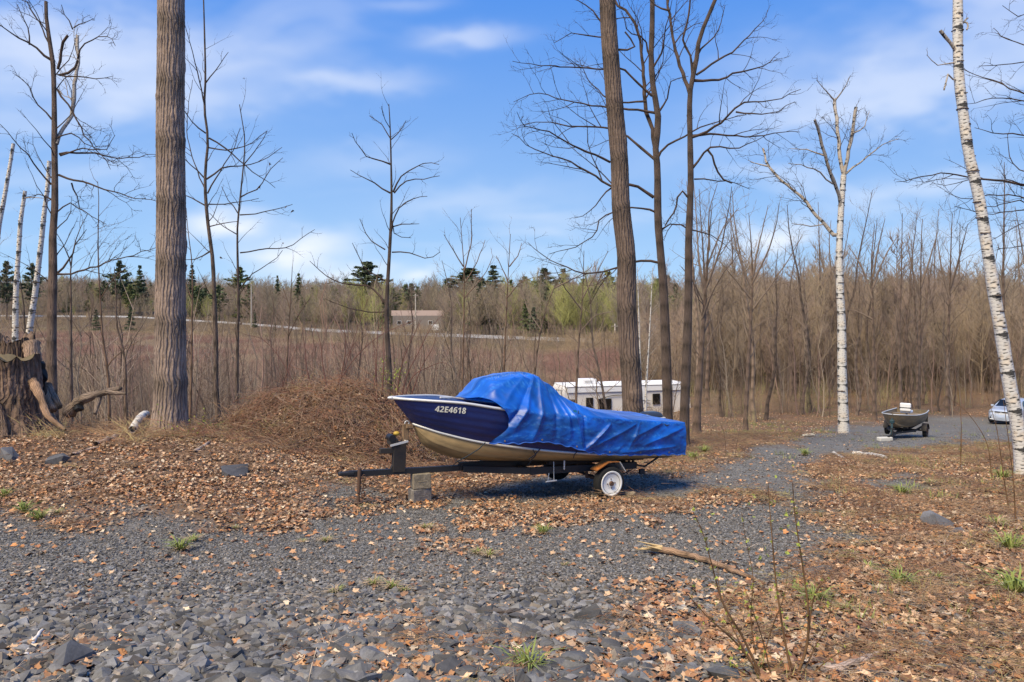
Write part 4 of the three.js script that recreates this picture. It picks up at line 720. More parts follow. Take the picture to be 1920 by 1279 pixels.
function hullParts(S, C, K, strakes) {
  const up = [], low = [], strip = [], gun = [];
  for (const s of [-1, 1]) {
    up.push(grid(70, 26, (u, v) => { const a = S(u), b = C(u), k = v * strakes, f = k - Math.floor(Math.min(k, strakes - 0.001)); const p = a.clone().lerp(b, v); p.z = Math.max(0, p.z + Math.sin(v * Math.PI) * 0.025 * Math.min(1, p.z * 5) + (strakes ? 0.011 * (f < 0.88 ? f : (1 - f) * 7) * Math.min(1, p.z * 8) : 0)); return mirror(p, s); }));
    low.push(grid(70, 20, (u, v) => { const c = C(u), k = K(u), b = V(lerp(k.x, c.x, 0.5), lerp(k.y, c.y, 0.12), c.z * 0.93), w = 1 - v; const p = c.clone().multiplyScalar(w * w).addScaledVector(b, 2 * w * v).addScaledVector(k, v * v); const rib = 0.012 * Math.max(0, 1 - Math.abs(v - 0.42) / 0.07); p.z += rib * Math.min(1, p.z * 4); p.y -= rib; return mirror(p, s); }));
    const cp = [], gp = []; for (let k = 0; k <= 48; k++) { const q = C(k / 48), g = S(k / 48); q.z += 0.008; q.y += 0.004; cp.push(mirror(q, s)); g.z += 0.006; gp.push(mirror(g, s)); }
    const mb = new MB(); mb.tube(cp, cp.map(() => 0.020), 8); strip.push(mb.geo()); const m2 = new MB(); m2.tube(gp, gp.map(() => 0.021), 8); gun.push(m2.geo());
  }
  return { up: merge(up), low: merge(low), strip: merge(strip), gun: merge(gun) };
}
const BX = { pos: [1.19, -0.02, -13.735], turn: 27 * Math.PI / 180, tilt: -0.04 };
function rig(name, label, category) { const t = thing(name, label, category, BX.pos); t.rotation.set(0, BX.turn, BX.tilt, 'YXZ'); return t; }
const S1 = rail3([[-3.456, 1.59, 0], [-3.3, 1.588, 0.17], [-3.0, 1.58, 0.36], [-2.5, 1.555, 0.56], [-1.967, 1.48, 0.69], [-1.3, 1.40, 0.77], [0, 1.27, 0.81], [1.45, 1.16, 0.76]]);
const C1 = rail3([[-3.106, 1.185, 0], [-2.95, 1.135, 0.14], [-2.7, 1.06, 0.28], [-2.143, 0.936, 0.49], [-1.33, 0.824, 0.66], [-0.6, 0.745, 0.71], [0.13, 0.685, 0.73], [1.4, 0.625, 0.69]]);
const K1 = rail3([[-3.106, 1.185, 0], [-3.0, 0.96, 0], [-2.84, 0.80, 0], [-2.3, 0.61, 0], [-1.4, 0.55, 0], [-0.6, 0.53, 0], [0.13, 0.52, 0], [1.4, 0.52, 0]]);
const scuff = dataTex(256, (u, v) => { const n = fbm(u * 5, v * 5, 4, 5), q = fbm(u * 30, v * 6, 3, 6); const s = 0.80 + 0.35 * (n - 0.5) + 0.2 * (q - 0.5); return [s, s * (0.97 - 0.08 * n), s * (0.88 - 0.2 * (n - 0.3))]; }, true);
const O = {
  navy: new THREE.MeshPhysicalMaterial({ color: lin(0.012, 0.034, 0.26), roughness: 0.42, clearcoat: 0.25, clearcoatRoughness: 0.4, map: scuff }),
  alu: new THREE.MeshStandardMaterial({ color: lin(0.58, 0.49, 0.31), metalness: 0.2, roughness: 0.55, map: scuff }), bright: mat(0.66, 0.65, 0.62, 0.45, { metalness: 0.3 }), aluGrey: new THREE.MeshStandardMaterial({ color: lin(0.46, 0.41, 0.32), metalness: 0.3, roughness: 0.55, map: scuff }),
  steel: mat(0.018, 0.018, 0.02, 0.55), rust: mat(0.10, 0.055, 0.035, 0.85), brownSteel: mat(0.03, 0.024, 0.021, 0.7), orange: new THREE.MeshStandardMaterial({ color: lin(0.62, 0.25, 0.06), roughness: 0.7, map: scuff }),
  rubber: mat(0.009, 0.009, 0.0095, 0.9), cream: mat(0.88, 0.86, 0.79, 0.4), white: mat(0.80, 0.80, 0.80, 0.4), letter: mat(0.74, 0.72, 0.62, 0.5), wood: bark(0.34, 0.25, 0.15, 0.004), rope: mat(0.02, 0.035, 0.05, 0.9), black: mat(0.01, 0.01, 0.012, 0.5), yellow: mat(0.45, 0.30, 0.04, 0.6),
  concrete: new THREE.MeshStandardMaterial({ color: lin(0.42, 0.35, 0.25), roughness: 0.95, map: rockTex, bumpMap: rockTex, bumpScale: 0.01 }), concreteGrey: new THREE.MeshStandardMaterial({ color: lin(0.36, 0.32, 0.28), roughness: 0.95, map: rockTex, bumpMap: rockTex, bumpScale: 0.01 }), glass: mat(0.008, 0.009, 0.01, 0.08), carpet: mat(0.05, 0.035, 0.03, 0.95),
};
const sansFont = await new FontLoader().loadAsync('fonts/droid/droid_sans_bold.typeface.json');
{
  const t = rig('motorboat', 'dark blue and tan aluminium motorboat on black trailer under blue tarp', 'boat');
  const h = hullParts(S1, C1, K1, 5);
  part('upper_hull', h.up, O.navy, t); part('lower_hull', h.low, O.alu, t); part('chine_strip', h.strip, O.bright, t); part('gunwale_rail', h.gun, O.bright, t);
  part('bow_cap', (() => { const g = new THREE.SphereGeometry(0.05, 14, 10); g.scale(1.6, 0.6, 0.9); g.translate(-3.45, 1.592, 0); return g; })(), O.bright, t);
  part('transom', (() => { const a = S1(1), b = C1(1), k = K1(1), s = new THREE.Shape([[-a.z, a.y], [-b.z, b.y], [-0.45, k.y + 0.03], [0, k.y], [0.45, k.y + 0.03], [b.z, b.y], [a.z, a.y]].map((q) => new THREE.Vector2(...q))); const g = new THREE.ExtrudeGeometry(s, { depth: 0.03, bevelEnabled: false }); g.rotateY(Math.PI / 2); g.translate(1.40, 0, 0); return g; })(), O.navy, t);
  part('foredeck', grid(24, 10, (u, v) => { const a = S1(u * 0.47), z = a.z * (v * 2 - 1) * 0.98; return V(a.x, a.y - 0.012 + 0.03 * (1 - (v * 2 - 1) ** 2) * Math.min(1, a.z * 3), z); }), O.navy, t);
  part('bow_cleat', merge([box(0.2, 0.03, 0.05, -2.62, 1.60, 0.12, 0.01), box(0.04, 0.05, 0.04, -2.66, 1.58, 0.12), box(0.04, 0.05, 0.04, -2.58, 1.58, 0.12)]), O.bright, t);
  part('bow_eye', (() => { const g = new THREE.TorusGeometry(0.035, 0.009, 8, 16); g.translate(-3.20, 1.20, 0); return g; })(), O.bright, t);
  // registration lettering laid along the flare
  const g = new TextGeometry('42E4618', { font: sansFont, size: 0.092, depth: 0.003, curveSegments: 4 }); g.computeBoundingBox(); const bw = g.boundingBox.max.x, p = g.attributes.position;
  const side = (X, y) => { let u = 0.2; for (let k = 0; k < 40; k++) { const a = S1(u), b = C1(u), v = clamp((a.y - y) / (a.y - b.y)); const x = lerp(a.x, b.x, v); u += (X - x) / 9; u = clamp(u, 0.02, 0.98); } const a = S1(u), b = C1(u), v = clamp((a.y - y) / (a.y - b.y)); return lerp(a.z, b.z, v) + Math.sin(v * Math.PI) * 0.025 + 0.012; };
  for (let i = 0; i < p.count; i++) { const f = p.getX(i) / bw, X = -2.90 + f * 0.43, y = 1.415 - 0.02 * f + p.getY(i); p.setXYZ(i, X + p.getY(i) * 0.05, y, side(X, y) + 0.004 + p.getZ(i)); }
  g.computeVertexNormals(); part('registration_number', g, O.letter, t);
}
{ // the tarp, draped over windscreen, gunwale and stern
  const t = rig('tarp', 'crumpled bright blue tarp draped over the dark blue motorboat', 'tarp');
  const ridgeY = curve([-2.45, -2.3, -2.13, -2.0, -1.86, -1.6, -1.3, -1.14, -1.02, -0.836, -0.5, -0.16, 0.3, 0.66, 1.1, 1.55], [1.575, 1.595, 1.67, 1.85, 1.90, 1.945, 1.97, 1.965, 1.90, 1.75, 1.58, 1.44, 1.32, 1.255, 1.215, 1.18]);
  const edgeY = curve([-2.14, -1.75, -1.27, -0.9, -0.537, -0.2, 0.6, 1.55], [0.955, 0.95, 0.965, 0.90, 0.80, 0.735, 0.685, 0.645]);
  const frontX = curve([0, 0.42, 0.47, 0.56, 0.75, 1], [-2.42, -2.02, -1.96, -1.88, -1.86, -2.14]);
  const sheer = (X) => { let u = (X + 3.456) / 4.9; for (let k = 0; k < 12; k++) u = clamp(u + (X - S1(u).x) / 6, 0, 1); return S1(u); };
  const folds = [[-0.92, 1.86, -0.54, 0.80, 0.055, 0.05], [-0.55, 1.55, -0.52, 0.82, 0.04, -0.035], [-0.05, 1.22, -0.53, 0.82, 0.035, 0.04], [0.45, 1.2, -0.45, 0.84, 0.05, 0.022], [-1.12, 1.93, -1.45, 1.0, 0.06, 0.035], [-1.02, 1.93, -1.05, 1.0, 0.05, -0.03], [-1.2, 1.95, -1.75, 1.2, 0.05, 0.04], [-0.95, 1.85, -0.8, 1.05, 0.045, 0.035], [-1.25, 1.95, -2.1, 0.97, 0.05, -0.03], [-1.5, 1.93, -2.2, 1.58, 0.06, 0.03], [-1.35, 1.95, -1.95, 1.5, 0.05, 0.03], [0.55, 1.22, 0.3, 0.8, 0.05, 0.02], [1.0, 1.2, 0.4, 1.0, 0.05, 0.022], [1.45, 1.1, 0.6, 0.85, 0.06, 0.022], [1.3, 0.8, 0.2, 0.75, 0.05, 0.018], [-0.35, 1.4, 0.4, 1.24, 0.04, 0.02], [-0.75, 1.6, -0.2, 1.3, 0.05, 0.025]];
  const fold = (X, y) => { let d = 0; for (const [ax, ay, bx, by, w, a] of folds) { const ex = bx - ax, ey = by - ay, q = clamp(((X - ax) * ex + (y - ay) * ey) / (ex * ex + ey * ey)), r = Math.hypot(X - ax - ex * q, y - ay - ey * q) / (w * (0.6 + 0.7 * q)); if (r < 2.5) d += a * (0.6 * Math.exp(-r * 2.2) + 0.5 * Math.exp(-r * r * 1.6)) * (0.35 + 0.65 * Math.sin(Math.PI * (0.12 + 0.8 * q))); } return d; };
  const sheetAt = (sgn) => (a, b) => {
    const X = lerp(frontX(b), 1.54, a), s = sheer(X), r = ridgeY(X), tall = sstep(s.y + 0.08, s.y + 0.5, r); let y, z;
    if (b < 0.46) { const f = b / 0.46; z = f * (s.z + 0.03); const ang = f < 0.5 ? 0.22 * f : f < 0.6 ? 0.11 + (f - 0.5) * 1.3 : 0.24 + 0.76 * (f - 0.6) / 0.4; y = lerp(r, s.y + 0.035, lerp(Math.pow(f, 1.15), ang, tall)); }
    else { const f = (b - 0.46) / 0.54, e = edgeY(Math.max(X, -2.14)); y = lerp(s.y + 0.03, e, f); z = s.z + 0.03 + 0.05 * Math.sin(f * 2.2) * (1 - 0.4 * f) - 0.015 * f; if (X < -1.7) z += 0.05 * sstep(-1.6, -2.0, X) * (1 - f); }
    const w = 1.45 * fold(X, y) + 0.020 * (fbm(X * 3.2 + y * 2 + 9, y * 4.5 - X, 3) - 0.5) + 0.014 * (1 - Math.abs(2 * fbm(X * 7 + y * 5, y * 8 - X * 3 + 4, 2) - 1)) + 0.014 * (1 - Math.abs(2 * fbm(X * 4 - y * 6, y * 5 + X * 4 + 14, 2) - 1)) + 0.05 * (fbm(X * 1.3 + 2, y * 1.5, 2) - 0.5);
    const k = sstep(0.30, 0.5, b); z += w * k + 0.012 * k; y += w * (1 - k) * 0.8; if (b > 0.96) y += 0.02 * Math.sin(X * 31) * (fbm(X * 6, 3, 2));
    return V(X, y, z * sgn);
  };
  const sheet = (sgn) => grid(190, 110, sheetAt(sgn), (a, b) => [a * 2.1, b * 1.0 + (sgn > 0 ? 0 : 3)]);
  const tarpTex = dataTex(512, (u, v) => { const n = fbm(u * 7, v * 7, 4, 7), q = sstep(0.58, 0.80, fbm(u * 14 + 3, v * 10, 5, 2)), s = 0.42 + 0.45 * n, wv = 0.03 * (((u * 512 | 0) + (v * 512 | 0)) % 3 ? 1 : -1); return [s * 0.12 + 0.40 * q, s * 0.66 + 0.30 * q + wv, s * 1.3 + 0.12 * q + wv]; }, true);
  const tm = new THREE.MeshPhysicalMaterial({ color: lin(0.82, 0.86, 0.95), map: tarpTex, roughness: 0.42, side: THREE.DoubleSide, transmission: 0.4, thickness: 0 });
  part('near_side_sheet', sheet(1), tm, t); part('far_side_sheet', sheet(-1), tm, t);
  part('stern_flap', grid(30, 24, (a, b) => { const s = sheer(1.45), z = (a * 2 - 1) * (s.z + 0.02), top = lerp(ridgeY(1.5), s.y, Math.abs(a * 2 - 1) ** 2); return V(1.535 + 0.03 * (fbm(a * 6, b * 3, 2) - 0.5), lerp(top, 0.66, b), z); }), tm, t);
  { const f = sheetAt(1), hp = [], up = []; for (let k = 0; k <= 150; k++) { const q = f(k / 150, 0.995); q.z += 0.004; hp.push(q); } const hm = new MB(); hm.tube(hp, hp.map(() => 0.009), 6); part('hem', hm.geo(), mat(0.03, 0.11, 0.42, 0.6), t);
    for (let k = 0; k < 6; k++) { const q = f(0.05 + k * 0.17, 0.955), g = new THREE.TorusGeometry(0.010, 0.004, 8, 14); g.translate(q.x, q.y, q.z + 0.006); part('eyelet', g, O.aluGrey, t); } }
  R = mulberry(401); const fr = new MB(); for (let k = 0; k < 150; k++) { const X = rr(-1.95, -0.98), z = rr(-0.05, 0.25), y = ridgeY(X) - 0.01 - z * z * 0.3; fr.sliver(V(X, y, z), V(X + rr(-0.05, 0.05), y + rr(0.01, 0.05), z + rr(-0.04, 0.06)), 0.003); } part('frayed_edge', fr.geo(), mat(0.45, 0.62, 0.85, 0.9), t);
  part('grommet_patch', (() => { const g = new THREE.CircleGeometry(0.055, 12); g.rotateY(0.2); g.translate(-0.68, 1.395, 0.80); return g; })(), mat(0.03, 0.30, 0.36, 0.5, { side: THREE.DoubleSide }), t);
  const ties = new MB(); ties.tube([V(-0.62, 1.44, 0.82), V(-0.64, 1.38, 0.84), V(-0.63, 1.30, 0.835), V(-0.57, 1.18, 0.84)], [0.006, 0.006, 0.006, 0.006], 6); ties.tube([V(0.42, 1.235, 0.81), V(0.36, 1.2, 0.86), V(0.38, 1.15, 0.865)], [0.006, 0.006, 0.006], 6); ties.tube([V(0.8, 1.22, 0.80), V(0.9, 1.2, 0.83), V(0.95, 1.13, 0.85)], [0.006, 0.006, 0.006], 6); ties.tube([V(1.02, 1.2, 0.8), V(1.12, 1.16, 0.85), V(1.2, 1.17, 0.83)], [0.01, 0.012, 0.008], 6); part('tie_string', ties.geo(), O.rope, t);
  const r1 = new MB(); r1.tube([V(-2.14, 0.955, 0.60), V(-2.22, 0.86, 0.57), V(-2.36, 0.72, 0.42), V(-2.44, 0.6, 0.2), V(-2.45, 0.5, 0.05)], [0.009, 0.009, 0.009, 0.008, 0.008], 6); part('tie_rope', r1.geo(), O.rope, t);
  const r2 = new MB(); r2.tube([V(-1.36, 0.83, 0.70), V(-1.30, 0.74, 0.70), V(-1.33, 0.66, 0.62), V(-1.32, 0.56, 0.5)], [0.008, 0.008, 0.008, 0.008], 6); r2.tube([V(-1.24, 0.84, 0.72), V(-1.33, 0.74, 0.70), V(-1.40, 0.67, 0.64)], [0.008, 0.008, 0.008], 6); r2.tube([V(-0.55, 0.80, 0.75), V(-0.62, 0.73, 0.74), V(-0.60, 0.66, 0.68)], [0.007, 0.007, 0.007], 6); part('tie_rope', r2.geo(), O.rope, t);
}
{
  const m = rig('outboard_motor', 'dark outboard motor cowl showing over the stern of tarped boat', 'outboard motor');
  const g = new RoundedBoxGeometry(0.48, 0.34, 0.34, 4, 0.12); g.scale(0.9, 0.85, 1); g.translate(1.80, 1.08, -0.5); part('cowl', g, mat(0.03, 0.035, 0.045, 0.25), m);
  part('cowl_band', box(0.44, 0.025, 0.345, 1.80, 1.12, -0.5, 0.012), O.bright, m); part('midsection', box(0.16, 0.6, 0.12, 1.82, 0.75, -0.5, 0.04), O.black, m);
  part('lower_unit', box(0.34, 0.1, 0.08, 1.85, 0.45, -0.5, 0.03), O.black, m);
}
function wheel(parent, x, y, z, r, w, s, rimMat) {
  const pr = [[0.60, -0.5], [0.72, -0.52], [0.9, -0.5], [0.98, -0.40], [1, -0.2], [1, 0.2], [0.98, 0.40], [0.9, 0.5], [0.72, 0.52], [0.60, 0.5]].map(([a, b]) => new THREE.Vector2(a * r, b * w));
  const g = new THREE.LatheGeometry(pr, 40); g.rotateX(Math.PI / 2); const k = new THREE.Group(); k.name = 'wheel'; k.position.set(x, y, z); parent.add(k);
  part('tyre', g, O.rubber, k);
  const rp = [[0.02, 0.44], [0.20, 0.44], [0.27, 0.40], [0.40, 0.38], [0.46, 0.45], [0.56, 0.44], [0.62, 0.50], [0.70, 0.56], [0.76, 0.57], [0.76, 0.50], [0.6, 0.30]].map(([a, b]) => new THREE.Vector2(a * r, b * w));
  const g2 = new THREE.LatheGeometry(rp, 40); g2.rotateX(Math.PI / 2); if (s < 0) g2.rotateY(Math.PI); part('rim', g2, rimMat, k);
  const hubs = [new THREE.CylinderGeometry(0.13 * r, 0.16 * r, 0.28 * w, 16).rotateX(Math.PI / 2).translate(0, 0, s * 0.52 * w)];
  for (let q = 0; q < 4; q++) hubs.push(new THREE.CylinderGeometry(0.035 * r, 0.035 * r, 0.14 * w, 8).rotateX(Math.PI / 2).translate(Math.cos(q * 1.571 + 0.1) * 0.27 * r, Math.sin(q * 1.571 + 0.1) * 0.27 * r, s * 0.43 * w));
  part('hub', merge(hubs), O.rust, k); return k;
}
{
  const t = rig('boat_trailer', 'black single axle boat trailer with white wheel rims under the motorboat', 'trailer');
  part('tongue', merge([bar(V(-4.1, 0.47, 0), V(-1.4, 0.47, 0), 0.075, 0.085), box(0.24, 0.06, 0.09, -4.12, 0.475, 0, 0.02), bar(V(-2.3, 0.50, 0), V(-0.4, 0.50, 0), 0.10, 0.11)]), O.steel, t);
  for (const s of [-1, 1]) part('side_rail', merge([bar(V(-2.25, 0.46, 0.05 * s), V(-1.25, 0.46, 0.52 * s), 0.06, 0.10), bar(V(-1.3, 0.46, 0.52 * s), V(0.72, 0.46, 0.56 * s), 0.06, 0.11)]), O.steel, t);
  for (const x of [-1.25, 0, 0.68]) part('cross_member', box(0.07, 0.08, 1.1, x, 0.44, 0), O.steel, t);
  for (const s of [-1, 1]) part('bunk', box(1.9, 0.07, 0.09, 0.05, 0.545, 0.36 * s, 0.01), O.carpet, t);
  part('axle', rod(V(0, 0.27, -0.78), V(0, 0.27, 0.78), 0.025), O.steel, t);
  for (const s of [-1, 1]) part('leaf_spring', merge([box(0.55, 0.02, 0.05, 0, 0.31, 0.56 * s), box(0.36, 0.02, 0.05, 0, 0.29, 0.56 * s), box(0.03, 0.12, 0.04, -0.26, 0.36, 0.56 * s), box(0.03, 0.12, 0.04, 0.26, 0.36, 0.56 * s)]), O.rust, t);
  wheel(t, 0, 0.26, 0.825, 0.265, 0.16, 1, O.cream); wheel(t, 0, 0.26, -0.825, 0.265, 0.16, -1, O.cream);
  for (const s of [-1, 1]) { part('fender', merge([bar(V(-0.29, 0.475, 0.80 * s), V(-0.05, 0.605, 0.80 * s), 0.2, 0.012), bar(V(-0.055, 0.605, 0.80 * s), V(0.15, 0.60, 0.80 * s), 0.2, 0.012)]), O.orange, t); part('fender_tail', bar(V(0.15, 0.60, 0.82 * s), V(0.27, 0.44, 0.82 * s), 0.18, 0.012), O.bright, t); }
  part('winch_post', merge([box(0.20, 0.46, 0.10, -3.31, 0.69, 0, 0.008), bar(V(-3.42, 0.50, 0), V(-3.31, 0.72, 0), 0.06, 0.05)]), O.brownSteel, t);
  part('bow_stop', merge([box(0.09, 0.32, 0.08, -3.22, 1.03, 0, 0.01), box(0.12, 0.06, 0.16, -3.17, 1.15, 0, 0.02)]), O.wood, t);
  const w = new THREE.Group(); w.name = 'winch'; t.add(w);
  part('drum', new THREE.CylinderGeometry(0.055, 0.055, 0.17, 18).rotateX(Math.PI / 2).translate(-3.45, 0.985, 0), O.black, w); part('crank_handle', merge([bar(V(-3.50, 0.885, 0.14), V(-3.22, 0.945, 0.14), 0.014, 0.03), rod(V(-3.24, 0.94, 0.0), V(-3.24, 0.94, 0.14), 0.012)]), O.bright, w); part('strap_knob', (() => { const g = new THREE.SphereGeometry(0.05, 12, 8); g.scale(1, 0.7, 1); g.translate(-3.37, 1.05, 0.02); return g; })(), O.yellow, w); part('mounting_arm', merge([box(0.34, 0.08, 0.07, -3.45, 0.79, 0, 0.01), box(0.14, 0.10, 0.16, -3.42, 0.93, 0, 0.02)]), O.brownSteel, w);
  part('tongue_jack', merge([rod(V(-3.94, 0.56, 0.07), V(-3.94, 0.20, 0.07), 0.03), rod(V(-3.94, 0.22, 0.07), V(-3.94, 0.06, 0.07), 0.02), rod(V(-3.94, 0.06, 0.07), V(-3.94, 0.04, 0.07), 0.07)]), O.rust, t);
  const ch = []; for (let k = 0; k < 9; k++) { const g = new THREE.TorusGeometry(0.022, 0.006, 6, 10); if (k % 2) g.rotateY(1.57); g.scale(1, 1.3, 1); g.translate(-3.88 + 0.02 * Math.sin(k * 2), 0.44 - k * 0.038, 0.11); ch.push(g); } part('safety_chain', merge(ch), O.rust, t);
  part('lamp_arm', merge([bar(V(0.72, 0.47, 0.6), V(0.86, 0.44, 0.62), 0.03, 0.03), bar(V(0.86, 0.44, 0.62), V(1.12, 0.60, 0.66), 0.025, 0.025), box(0.10, 0.09, 0.06, 0.80, 0.36, 0.62, 0.01)]), O.steel, t);
  part('roller_bracket', merge([box(0.03, 0.26, 0.04, 0.62, 0.55, 0.5), box(0.03, 0.26, 0.04, 0.70, 0.55, 0.5), rod(V(0.66, 0.6, 0.2), V(0.66, 0.6, 0.52), 0.04)]), O.rust, t);
  part('white_bracket', box(0.022, 0.15, 0.03, -0.72, 0.54, 0.6, 0.008), O.bright, t);
  part('wiring', merge([rod(V(-0.9, 0.6, 0.57), V(-0.9, 0.28, 0.6), 0.006), rod(V(-0.98, 0.42, 0.57), V(-1.0, 0.30, 0.58), 0.006), rod(V(-0.85, 0.3, 0.6), V(-1.05, 0.29, 0.6), 0.012)]), O.bright, t);
}
const onRig = (x, z) => { const c = Math.cos(BX.turn), s = Math.sin(BX.turn); return V(BX.pos[0] + x * c + z * s, 0, BX.pos[2] - x * s + z * c); };
function settle(name, label, cat, x, z, geo, m, turn, lift = 0) { const t = thing(name, label, cat, [x, H0(x, z) + lift, z], turn); return t; }
{ // blocks under the tongue and the wheel chock
  const p = onRig(-2.94, 0), y0 = H0(p.x, p.z) - 0.02;
  const rough = (w, h, d, s) => { const g = new RoundedBoxGeometry(w, h, d, 3, 0.012), q = g.attributes.position; for (let i = 0; i < q.count; i++) { const n = fbm(q.getX(i) * 9 + s, q.getY(i) * 9 + q.getZ(i) * 7, 3) - 0.5; q.setXYZ(i, q.getX(i) * (1 + n * 0.12), q.getY(i), q.getZ(i) * (1 + n * 0.12)); } g.computeVertexNormals(); return g; };
  const top = BX.pos[1] + 0.43 - BX.tilt * 2.94 - 0.003, h = (top - y0) / 2;
  for (const [k, label, m, w] of [[0, 'lower grey concrete block standing under the trailer tongue', O.concreteGrey, 0.31], [1, 'upper tan chipped block wedged directly beneath trailer tongue', O.concrete, 0.28]]) {
    const t = thing('concrete_block', label, 'block', [p.x + 0.01 * k, y0 + h * k, p.z], BX.turn + 0.1 - 0.16 * k); const g = rough(w, h - 0.004, 0.2, k * 5); g.translate(0, h / 2, 0); part('block_body', g, m, t);
    part('core_web', box(w * 0.5, 0.02, 0.205, 0, h * 0.5, 0, 0.004), m, t);
  }
  const q = onRig(0.42, 0.84); const g = stoneGeo(77, 0.6); g.scale(0.14, 0.11, 0.13); g.translate(0, 0.045, 0); const c = new THREE.Mesh(g, O.concrete); c.name = 'wheel_chock'; c.position.set(q.x, H0(q.x, q.z), q.z); scene.add(c); tag(c, 'tan stone wedged behind the near trailer wheel', 'stone');
}

// ---------------------------------------------------------------- small boat on the drive
{
  const px = 1696, D = 27, b = G(px, D), turn = 52 * Math.PI / 180;
  const S = rail3([[-2.0, 1.12, 0], [-1.85, 1.11, 0.24], [-1.5, 1.08, 0.46], [-0.9, 1.03, 0.64], [-0.2, 1.0, 0.70], [0.6, 0.98, 0.70], [1.5, 0.98, 0.62]]), C = rail3([[-1.86, 0.82, 0], [-1.7, 0.74, 0.13], [-1.4, 0.66, 0.27], [-0.9, 0.60, 0.43], [-0.2, 0.57, 0.53], [0.6, 0.55, 0.55], [1.5, 0.55, 0.52]]), K = rail3([[-1.86, 0.82, 0], [-1.72, 0.66, 0], [-1.45, 0.55, 0], [-0.9, 0.50, 0], [-0.2, 0.48, 0], [0.6, 0.47, 0], [1.5, 0.47, 0]]);
  const t = thing('fishing_boat', 'small open aluminium fishing boat on trailer on the gravel drive', 'boat', [b.x, b.y, b.z], turn), h = hullParts(S, C, K, 0);
  part('hull', merge([h.up, h.low]), O.aluGrey, t); part('gunwale_rail', h.gun, O.bright, t);
  part('thwart', merge([box(0.3, 0.03, 1.24, -0.5, 0.86, 0), box(0.3, 0.03, 1.2, 0.8, 0.86, 0), box(0.5, 0.03, 0.6, -1.35, 1.0, 0)]), O.aluGrey, t); part('transom', box(0.04, 0.5, 1.2, 1.48, 0.74, 0), O.aluGrey, t);
  const seat = tag(new THREE.Group(), 'white padded seat with dark band'); seat.name = 'seat'; t.add(seat); t.scale.setScalar(0.82);
  part('backrest', new RoundedBoxGeometry(0.12, 0.34, 0.42, 4, 0.05).translate(-0.05, 1.22, 0.05), O.white, seat); part('cushion', new RoundedBoxGeometry(0.38, 0.12, 0.42, 4, 0.05).translate(0.18, 1.02, 0.05), O.white, seat); part('dark_band', new RoundedBoxGeometry(0.132, 0.05, 0.432, 2, 0.02).translate(-0.05, 1.2, 0.05), O.black, seat); part('pedestal', rod(V(0.15, 0.87, 0.05), V(0.15, 1.0, 0.05), 0.04), O.black, seat);
  const r = thing('boat_trailer', 'low dark trailer carrying the small aluminium boat', 'trailer', [b.x, b.y, b.z], turn); r.scale.setScalar(0.82);
  part('frame', merge([bar(V(-2.7, 0.33, 0), V(1.2, 0.35, 0), 0.07, 0.08), bar(V(-1.6, 0.34, 0), V(-0.6, 0.36, 0.5), 0.05, 0.07), bar(V(-1.6, 0.34, 0), V(-0.6, 0.36, -0.5), 0.05, 0.07), bar(V(-0.6, 0.36, 0.5), V(1.1, 0.36, 0.5), 0.05, 0.07), bar(V(-0.6, 0.36, -0.5), V(1.1, 0.36, -0.5), 0.05, 0.07), box(0.06, 0.06, 1.3, 0.3, 0.28, 0), box(0.06, 0.06, 1.1, -0.6, 0.34, 0)]), O.steel, r);
  wheel(r, 0.3, 0.25, 0.72, 0.25, 0.15, 1, O.rust); wheel(r, 0.3, 0.25, -0.72, 0.25, 0.15, -1, O.rust);
  for (const s of [-1, 1]) { const f = grid(14, 2, (u, v) => { const a = lerp(0.1, 3.04, u); return V(0.3 - Math.cos(a) * 0.32, 0.27 + Math.sin(a) * 0.31, s * (0.62 + 0.2 * v)); }); part('fender', f, O.brownSteel, r).material.side = THREE.DoubleSide; }
  part('winch_post', merge([bar(V(-2.2, 0.34, 0), V(-2.08, 0.98, 0), 0.07, 0.08), box(0.16, 0.12, 0.16, -2.1, 0.86, 0, 0.02)]), mat(0.02, 0.05, 0.06, 0.5), r); part('tongue_jack', merge([rod(V(-2.4, 0.6, 0.08), V(-2.4, 0.05, 0.08), 0.03), box(0.06, 0.04, 0.16, -2.4, 0.62, 0.08)]), O.steel, r);
  part('bunk', merge([box(1.6, 0.08, 0.08, 0.2, 0.45, 0.3), box(1.6, 0.08, 0.08, 0.2, 0.45, -0.3)]), O.carpet, r);
  const w = G(1659, 25.3); const bl = thing('foam_block', 'pale rectangular block lying under the small trailer tongue', 'block', [w.x, w.y, w.z], 0.2); part('block_body', new RoundedBoxGeometry(0.46, 0.13, 0.2, 3, 0.03).translate(0, 0.06, 0), mat(0.55, 0.53, 0.48, 0.9), bl); part('chipped_corner', stoneGeo(55, 0.5).scale(0.1, 0.08, 0.09).translate(0.2, 0.05, 0.05), mat(0.5, 0.48, 0.43, 0.9), bl);
}
